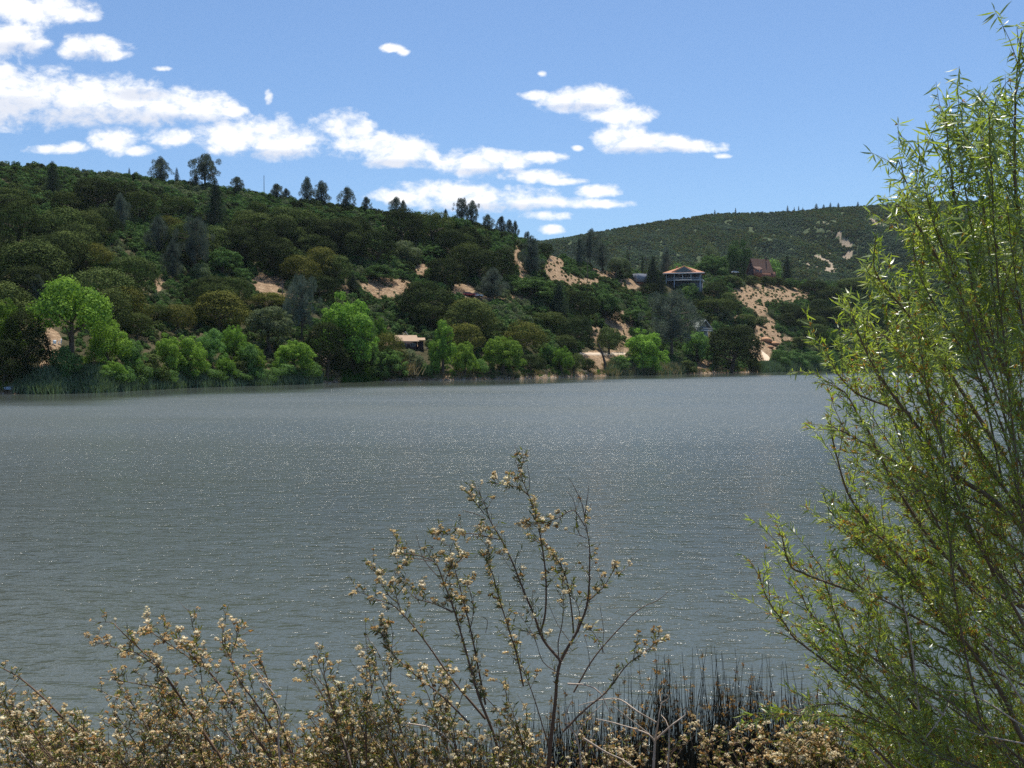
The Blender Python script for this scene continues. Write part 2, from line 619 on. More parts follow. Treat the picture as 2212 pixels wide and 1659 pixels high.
M['hill'] = soil_material('hillside_soil', (0.060, 0.055, 0.026), (0.10, 0.085, 0.045), (0.24, 0.155, 0.090), (0.41, 0.290, 0.180), 0.9)
M['fhill'] = soil_material('far_slope_soil', (0.060, 0.085, 0.038), (0.085, 0.11, 0.050), (0.34, 0.26, 0.18), (0.42, 0.34, 0.25), 1.0)
M['bank'] = soil_material('near_bank_soil', (0.055, 0.040, 0.024), (0.10, 0.075, 0.045), (0.20, 0.15, 0.09), (0.26, 0.19, 0.12), 0.05)

hs_ = np.linspace(-0.85, 0.85, 760)
hy_ = np.concatenate([np.arange(120, 460, 1.6), np.arange(460, 860, 3.0)])
o = new('hillside', grid_mesh('hillside', hs_, hy_, height, M['hill'], bare_at))
tag(o, 'wooded lakeside slope with eroded tan earth cuts rising to the near ridge', kind='structure')


def fbare(X, Y, Z):
    px, py = project(X, Y, Z)
    n = fbm(X / 22, Y / 40, 4, 91)
    m = np.clip(1.3 - np.sqrt(((px - 1840) / 95) ** 2 + ((py - 510) / 62) ** 2), 0, 1)
    m2 = np.clip(1.2 - np.sqrt(((px - 1770) / 60) ** 2 + ((py - 575) / 30) ** 2), 0, 1) * 0.8
    m3 = np.clip(1.2 - np.sqrt(((px - 1560) / 50) ** 2 + ((py - 500) / 20) ** 2), 0, 1) * 0.5
    n = fbm(X / 9 + Y / 60, Y / 26, 4, 91) * 1.4
    return np.clip((n - 0.07) * 6, 0, 1) * np.clip(m + m2 + m3 + 0.02, 0, 1)


fs_ = np.linspace(-0.35, 0.85, 420)
fy_ = np.concatenate([np.arange(860, 1402, 4.0), np.arange(1404, 1800, 30.0)])
o = new('far_hill', grid_mesh('far_hill', fs_, fy_, fheight, M['fhill'], fbare))
tag(o, 'distant brush covered hill closing the view under the blue sky', kind='structure')

# near bank and the lake floor
def bank_h(x, y):
    z = np.interp(y, [-400, 0, 3, 5, 6.8, 8.2, 10, 14, 22], [6.0, 3.9, 3.3, 2.5, 1.2, 0.15, -0.5, -1.4, -3.2])
    return z + fbm(x / 1.7, y / 1.7, 4, 21) * 0.5


bx_ = np.concatenate([[-900, -300, -100, -40], np.arange(-14, 14.01, 0.14), [40, 100, 300, 900]])
by_ = np.concatenate([[-900, -300, -100, -30, -8], np.arange(-3, 22.01, 0.16)])
BX, BY = np.meshgrid(bx_, by_)
BZ = bank_h(BX, BY)
idx = np.arange(BX.size).reshape(BX.shape)
F = np.stack([idx[:-1, :-1], idx[:-1, 1:], idx[1:, 1:], idx[1:, :-1]], -1).reshape(-1, 4)
me = mesh_np('ground', [(np.stack([BX, BY, BZ], -1).reshape(-1, 3), F)], M['bank'], True)
tag(new('ground', me), 'brown earth bank of the near shore sloping into the lake', kind='structure')
me = mesh_np('lake_bed', [([(-9000, -9000, -3.6), (9000, -9000, -3.6), (9000, 12000, -3.6), (-9000, 12000, -3.6)], [[0, 1, 2, 3]])], M['bank'])
tag(new('lake_bed', me), 'muddy floor under the lake and the land around it', kind='structure')


# ------------------------------------------------------------------ water
def water_material():
    m, t, out = material('lake_water')
    g = t.add('ShaderNodeNewGeometry').outputs['Position']
    at = t.add('ShaderNodeAttribute')
    at.attribute_name = 'calm'
    calm = at.outputs['Fac']
    sepg = t.add('ShaderNodeSeparateXYZ')
    t.link(g, sepg.inputs[0])
    far = t.ramp(sepg.outputs[1], 18.0, 110.0, 0.0, 1.0)
    nb = t.noise(t.vmath('MULTIPLY', g, (0.5, 1.0, 1.0)), 0.05, 3.0)
    murk = t.mix(nb, (0.066, 0.072, 0.048, 1), (0.064, 0.080, 0.082, 1))
    rot = t.add('ShaderNodeMapping')
    rot.inputs['Rotation'].default_value = (0, 0, R(9))
    rot.inputs['Scale'].default_value = (0.42, 1.0, 1.0)
    t.link(g, rot.inputs['Vector'])
    v = rot.outputs[0]
    # wind ripples: sharp crested, a hand to a forearm long
    a = t.noise(v, 3.4, 2.0, 0.5, 0.3)
    b = t.noise(g, 7.0, 3.0, 0.6)
    c = t.noise(v, 0.9, 2.0, 0.5)
    sharp = t.math('SUBTRACT', 1.0, t.math('ABSOLUTE', t.math('SUBTRACT', t.math('MULTIPLY', a, 2.0), 1.0)))
    # gusts: patches of rougher and smoother water
    gust = t.ramp(t.noise(t.vmath('MULTIPLY', g, (0.30, 1.0, 1.0)), 0.035, 4.0, 0.65), 0.35, 0.65, 0.88, 1.10)
    h = t.math('ADD', t.math('MULTIPLY', sharp, 0.075), t.math('MULTIPLY', b, 0.055))
    h = t.math('ADD', h, t.math('MULTIPLY', a, 0.14))
    h = t.math('ADD', h, t.math('MULTIPLY', c, 0.16))
    h = t.math('MULTIPLY', h, gust)
    # calmer close to both shores
    lee = t.math('MULTIPLY', t.ramp(sepg.outputs[1], 9.0, 34.0, 0.45, 1.0), t.ramp(calm, 0.0, 1.0, 1.0, 0.12))
    h = t.math('MULTIPLY', h, lee)
    bp = t.add('ShaderNodeBump')
    bp.inputs['Strength'].default_value = 1.0
    bp.inputs['Distance'].default_value = 1.0
    t.link(h, bp.inputs['Height'])
    # ripples finer than can be resolved far out act as surface roughness
    rough = t.math('MULTIPLY', t.math('MULTIPLY_ADD', far, 0.28, 0.08), t.math('MULTIPLY', gust, t.ramp(calm, 0.1, 0.9, 1.0, 0.16)))
    p = t.add('ShaderNodeBsdfPrincipled')
    t.link(murk, p.inputs['Base Color'])
    t.link(rough, p.inputs['Roughness'])
    p.inputs['IOR'].default_value = 1.333
    t.link(bp.outputs[0], p.inputs['Normal'])
    # short steep wavelets here and there catch the sun
    s1 = t.noise(g, 26.0, 2.0, 0.6)
    s2 = t.noise(g, 2.6, 3.0, 0.7)
    bp2 = t.add('ShaderNodeBump')
    bp2.inputs['Strength'].default_value = 1.0
    bp2.inputs['Distance'].default_value = 0.075
    t.link(s1, bp2.inputs['Height'])
    t.link(bp.outputs[0], bp2.inputs['Normal'])
    p2 = t.add('ShaderNodeBsdfPrincipled')
    t.link(murk, p2.inputs['Base Color'])
    p2.inputs['Roughness'].default_value = 0.09
    p2.inputs['IOR'].default_value = 1.333
    t.link(bp2.outputs[0], p2.inputs['Normal'])
    mx_ = t.add('ShaderNodeMixShader')
    f = t.math('MULTIPLY', t.ramp(s2, 0.74, 0.80), t.ramp(calm, 0.0, 0.5, 1.0, 0.0))
    t.link(f, mx_.inputs[0])
    t.link(p.outputs[0], mx_.inputs[1])
    t.link(p2.outputs[0], mx_.inputs[2])
    t.link(mx_.outputs[0], out.inputs[0])
    return m


M['water'] = water_material()
wx_ = np.concatenate([[-1500, -1100], np.arange(-800, 801, 8.0), [1100, 1500]])
wy_ = np.concatenate([[-3, 5], np.arange(12, 864, 4.0)])
WX, WY = np.meshgrid(wx_, wy_)
idx = np.arange(WX.size).reshape(WX.shape)
F = np.stack([idx[:-1, :-1], idx[:-1, 1:], idx[1:, 1:], idx[1:, :-1]], -1).reshape(-1, 4)
me = mesh_np('lake_water', [(np.stack([WX, WY, WX * 0], -1).reshape(-1, 3), F)], M['water'])
sh_ = shore(WX / np.maximum(WY, 1.0))
at_ = me.attributes.new('calm', 'FLOAT', 'POINT')
at_.data.foreach_set('value', np.clip(1.7 - (sh_ - WY) / (sh_ * 0.19) + fbm(WX / 30, WY / 12, 3, 8) * 0.7, 0, 1).astype(np.float32).ravel())
tag(new('lake_water', me), 'grey blue lake ruffled by wind with small sun glints', kind='structure')


# ------------------------------------------------------------------ tree crowns
QUAD = (np.array([[-.5, 0, 0], [0, -.55, .12], [.5, 0, 0], [0, .55, .10]]), np.array([[0, 1, 2, 3]]))
NEED = (np.array([[-.14, 0, 0], [.14, 0, 0], [0, 1.0, .1]]), np.array([[0, 1, 2]]))


def crown_from_lobes(seed, lobes, n, size, spiky=False, cull=0.72, under=0.5, asp=1.0, inner=0.12):
    """lobes: (x,y,z,r) in crown space (width 1, z in metres-of-width); returns batches"""
    rng = np.random.default_rng(seed)
    L = np.array(lobes)
    w = L[:, 3] ** 2
    k = rng.choice(len(L), n, p=w / w.sum())
    d = rdir(n, rng)
    rr = np.where(rng.random(n) < inner, rng.uniform(0.3, 0.8, n), rng.uniform(0.80, 1.10, n))
    # lumpy lobes
    rr = rr * (1 + 0.22 * np.sin(d[:, 0] * 7 + k) * np.sin(d[:, 2] * 6 + k * 2.1) * np.sin(d[:, 1] * 6.5))
    P = L[k, :3] + d * (L[k, 3] * rr)[:, None]
    keep = (d[:, 2] > -0.25) | (rng.random(n) < under)
    for i in range(len(L)):
        dist = np.linalg.norm(P - L[i, :3], axis=1)
        keep &= ~((dist < cull * L[i, 3]) & (k != i) & (rng.random(n) > inner))
    P, d, k = P[keep], d[keep], k[keep]
    m = len(P)
    if spiky:
        D = d + rng.normal(scale=0.45, size=(m, 3)) + np.array([0, 0, 0.35])
        Mx = frames(D, rng.uniform(0, 6.28, m))
        S = size * rng.uniform(0.6, 1.3, m)
        v, f = stamp(NEED[0], NEED[1], P, Mx, S)
    else:
        # leaf faces lie roughly along the surface of their lobe
        N = d + rng.normal(scale=0.32, size=(m, 3))
        N /= np.linalg.norm(N, axis=1)[:, None]
        tan = np.cross(N, rdir(m, rng))
        tan /= np.linalg.norm(tan, axis=1)[:, None] + 1e-9
        X = np.cross(tan, N)
        Mx = np.stack([X, tan, N], 2)
        S = size * rng.uniform(0.55, 1.35, m)
        v, f = stamp(QUAD[0], QUAD[1], P, Mx, S)
    return [(v, f)]


def dome_lobes(rng, K, z0, z1, rmin, rmax, wide=0.40, topness=0.7):
    out = []
    for i in range(K):
        z = z0 + (z1 - z0) * rng.random() ** topness
        u = (z - z0) / (z1 - z0)
        rad = wide * math.sqrt(max(0.02, 1 - (u * 0.97) ** 2)) * (0.55 + 0.45 * rng.random() ** 0.4)
        a = rng.random() * 6.283
        r = rng.uniform(rmin, rmax)
        out.append((rad * math.cos(a), rad * math.sin(a), z, r))
    return out


PROTO = {}


def proto(kind, i):
    """crown and trunk meshes for a kind; crown width about 1, height about 1 (scaled per tree)"""
    key = (kind, i)
    if key in PROTO:
        return PROTO[key]
    rng = np.random.default_rng(hash_(kind) + i * 17)
    tr = MB()
    mat, tmat = M['oak'], M['bark']
    asp = 1.0
    if kind in ('oak', 'darkoak', 'olive'):
        mat = M[kind]
        lob = dome_lobes(rng, 30, 0.22, 0.78, 0.13, 0.22, 0.37)
        lob += [(0, 0, 0.45, 0.34)]
        lob += [(x * 1.08, y * 1.08, z * 0.8 + 0.06, r * 0.6) for (x, y, z, r) in dome_lobes(rng, 16, 0.2, 0.7, 0.10, 0.16, 0.43)]
        b = crown_from_lobes(rng.integers(1 << 30), lob, 30000, 0.019)
        zt = 0.45
    elif kind in ('bright', 'fresh', 'green', 'greytree'):
        mat = M['sage'] if kind == 'greytree' else M[kind]
        lob = dome_lobes(rng, 22, 0.24, 0.82, 0.08, 0.16, 0.34, 0.8)
        lob += dome_lobes(rng, 16, 0.10, 0.6, 0.06, 0.11, 0.44, 1.0)
        lob += dome_lobes(rng, 26, 0.20, 0.95, 0.03, 0.065, 0.46, 0.7)
        lob += [(0, 0, 0.5, 0.22)]
        b = crown_from_lobes(rng.integers(1 << 30), lob, 24000, 0.021, cull=0.66, inner=0.2)
        zt = 0.55
    elif kind == 'tallbright':      # crown high on a bare trunk
        mat = M['bright']
        lob = [(x, y, 0.40 + z * 0.62, r) for (x, y, z, r) in dome_lobes(rng, 30, 0.16, 0.82, 0.09, 0.17, 0.40)]
        lob += [(0, 0, 0.68, 0.2)]
        b = crown_from_lobes(rng.integers(1 << 30), lob, 16000, 0.024, inner=0.2)
        zt = 0.7
    elif kind == 'poplar':
        mat = M['bright']
        lob = []
        for j in range(34):
            z = 0.08 + 0.84 * rng.random()
            rad = 0.33 * math.sin(math.pi * min(1, 0.25 + z * 0.72)) * rng.random() ** 0.5
            a = rng.random() * 6.283
            lob.append((rad * math.cos(a), rad * math.sin(a), z, rng.uniform(0.08, 0.14)))
        b = crown_from_lobes(rng.integers(1 << 30), lob, 14000, 0.026, inner=0.2)
        zt = 0.7
    elif kind in ('pine', 'openpine'):
        mat = M['needle']
        K = 46 if kind == 'pine' else 34
        z0 = 0.16 if kind == 'pine' else 0.30
        lob = []
        for j in range(K):
            u = (j + rng.random()) / K
            z = z0 + (0.97 - z0) * u
            prof = (1 - u) ** 0.55 * (0.55 + 0.45 * min(1, u * 4)) if kind == 'pine' else math.sin(math.pi * (0.12 + 0.82 * u)) ** 0.6
            rad = 0.54 * prof * rng.uniform(0.22, 1.15)
            a = j * 2.4 + rng.random()
            lob.append((rad * math.cos(a), rad * math.sin(a), z, rng.uniform(0.055, 0.125)))
            tr.tube([(0, 0, z - 0.05), (rad * 0.6 * math.cos(a), rad * 0.6 * math.sin(a), z - 0.03), (rad * math.cos(a), rad * math.sin(a), z)],
                    [0.010, 0.007, 0.003], 3, False)
        for j in range(7):
            u = j / 7
            lob.append((rng.normal() * 0.03, rng.normal() * 0.03, z0 + (0.93 - z0) * u + 0.05, 0.07 * (1 - u * 0.6)))
        b = crown_from_lobes(rng.integers(1 << 30), lob, 13000, 0.042, True, 0.3, 0.9, inner=0.3)
        zt = 0.95
        tr.tube([(0, 0, -0.03), (0.01, 0, 0.3), (0, 0.01, 0.7), (0, 0, 0.96)], [0.035, 0.028, 0.015, 0.004], 6)
    elif kind in ('conifer', 'cypress', 'smallfir'):
        mat = M['dkneedle']
        lob = []
        K = 90 if kind == 'conifer' else 60
        for j in range(K):
            u = (j + rng.random()) / K
            z = 0.06 + 0.92 * u
            if kind == 'cypress':
                prof = math.sin(math.pi * (0.16 + 0.80 * u)) ** 0.6 * 0.8
            else:
                prof = (1 - u) ** 0.75
            rad = 0.50 * prof * rng.uniform(0.45, 1.0)
            a = j * 2.4 + rng.random()
            lob.append((rad * math.cos(a), rad * math.sin(a), z, 0.05 + 0.055 * prof))
        for j in range(12):
            u = j / 12
            lob.append((0, 0, 0.08 + 0.85 * u, 0.22 * (1 - u) ** 0.7 + 0.03))
        b = crown_from_lobes(rng.integers(1 << 30), lob, 11000 if kind == 'conifer' else 6000, 0.045, True, 0.4, 0.9, inner=0.3)
        tr.tube([(0, 0, -0.03), (0, 0, 0.5), (0, 0, 0.97)], [0.04, 0.022, 0.004], 6)
        zt = 0.95
    elif kind in ('bush', 'sagebush', 'darkbush', 'brightbush'):
        mat = {'bush': M['green'], 'sagebush': M['sage'], 'darkbush': M['oak'], 'brightbush': M['fresh']}[kind]
        lob = dome_lobes(rng, 20, 0.05, 0.72, 0.12, 0.22, 0.36, 1.0) + [(0, 0, 0.3, 0.3)]
        b = crown_from_lobes(rng.integers(1 << 30), lob, 9000, 0.034, under=0.8)
        zt = 0.3
    elif kind == 'deadtree':
        mat, tmat = M['palebark'], M['palebark']
        tr.tube([(0, 0, -0.02), (0.03, 0, 0.4), (0, 0, 0.7)], [0.03, 0.02, 0.012], 5)
        for j in range(26):
            a = rng.random() * 6.28
            z = rng.uniform(0.3, 0.75)
            q_ = [(0, 0, z)]
            for k_ in range(4):
                q_.append((q_[-1][0] + math.cos(a) * 0.10 + rng.normal() * 0.03, q_[-1][1] + math.sin(a) * 0.10 + rng.normal() * 0.03, q_[-1][2] + rng.uniform(0.01, 0.09)))
            tr.tube(q_, [0.011, 0.008, 0.006, 0.004, 0.002], 3, False)
        b = None
        zt = 0.6
    if kind not in ('pine', 'openpine', 'conifer', 'cypress', 'smallfir', 'deadtree'):
        lean = rng.normal(scale=0.04, size=2)
        tr.tube([(0, 0, -0.04), (lean[0] * 0.4, lean[1] * 0.4, zt * 0.5), (lean[0], lean[1], zt)], [0.042, 0.03, 0.018], 7)
        for j in range(7):
            a = j * 0.9 + rng.random()
            z = zt * rng.uniform(0.45, 0.95)
            tr.tube([(lean[0] * z / zt, lean[1] * z / zt, z), (math.cos(a) * 0.13, math.sin(a) * 0.13, z + 0.10), (math.cos(a) * 0.27, math.sin(a) * 0.27, z + 0.16)],
                    [0.018, 0.012, 0.005], 4, False)
    cm = mesh_np(kind + '_crown', b, mat) if b else None
    tm = mesh_np(kind + '_trunk', tr.b, tmat, True)
    PROTO[key] = (cm, tm)
    return PROTO[key]


def hash_(s):
    h = 0
    for ch in s:
        h = (h * 131 + ord(ch)) % 1000003
    return h


def ground_hit(x, y):
    s, t = ray(x, y)
    ys = float(shore(s))
    yr, hr = ridge(s)
    Y = np.arange(ys + 1.0, float(yr), 0.7)
    z = EYE + t * Y
    h = height(np.full_like(Y, s), Y)
    k = np.nonzero(h >= z)[0]
    return s, (float(Y[k[0]]) if len(k) else float(yr) + 2.0)


NVAR = {'oak': 5, 'darkoak': 4, 'olive': 4, 'bright': 4, 'fresh': 4, 'green': 3, 'greytree': 2, 'pine': 5, 'openpine': 3, 'conifer': 3,
        'cypress': 1, 'smallfir': 2, 'bush': 3, 'sagebush': 2, 'darkbush': 2, 'brightbush': 2, 'tallbright': 1, 'poplar': 2, 'deadtree': 1}
NAME = {'oak': 'oak_tree', 'darkoak': 'oak_tree', 'olive': 'oak_tree', 'bright': 'cottonwood_tree', 'fresh': 'willow_tree', 'green': 'leafy_tree',
        'greytree': 'leafy_tree', 'pine': 'pine_tree', 'openpine': 'pine_tree', 'conifer': 'conifer_tree', 'cypress': 'cypress_tree',
        'smallfir': 'conifer_tree', 'bush': 'bush', 'sagebush': 'bush', 'darkbush': 'bush', 'brightbush': 'bush', 'tallbright': 'cottonwood_tree',
        'poplar': 'cottonwood_tree', 'deadtree': 'bare_tree'}
GROUP = {'oak_tree': 'oaks on the far slope', 'cottonwood_tree': 'bright green cottonwoods by the far shore', 'willow_tree': 'willows by the far shore',
         'leafy_tree': 'leafy trees on the far slope', 'pine_tree': 'grey pines on the hill', 'conifer_tree': 'conifers on the hills',
         'cypress_tree': 'cypresses behind the grey shed', 'bush': 'bushes on the far slope', 'bare_tree': None}
count = {}


def plant(kind, x, ytop, ybase, w, label, Y=None, s=None, zbase=None):
    if Y is None:
        s, Y = ground_hit(x, ybase)
    else:
        s = ray(x, ybase)[0]
    if zbase is None:
        zbase = float(height(s, Y))
    top = EYE + ray(x, ytop)[1] * Y
    h = max(1.0, top - zbase)
    wid = w / FOC * Y
    i = count.get(kind, 0)
    count[kind] = i + 1
    cm, tm = proto(kind, i % NVAR[kind])
    n = NAME[kind]
    e = new(n, None, None, (s * Y, Y, zbase))
    e.rotation_euler = (0, 0, random.uniform(0, 6.28))
    tag(e, label, 'bush' if n == 'bush' else 'tree', GROUP[n])
    k = {'pine': 1.38, 'openpine': 1.3, 'conifer': 1.2, 'cypress': 1.1, 'smallfir': 1.2}.get(kind, 1.27)
    e.scale = (wid * k, wid * k, h)
    new('trunk', tm, e)
    if cm:
        new('crown', cm, e)
    return e


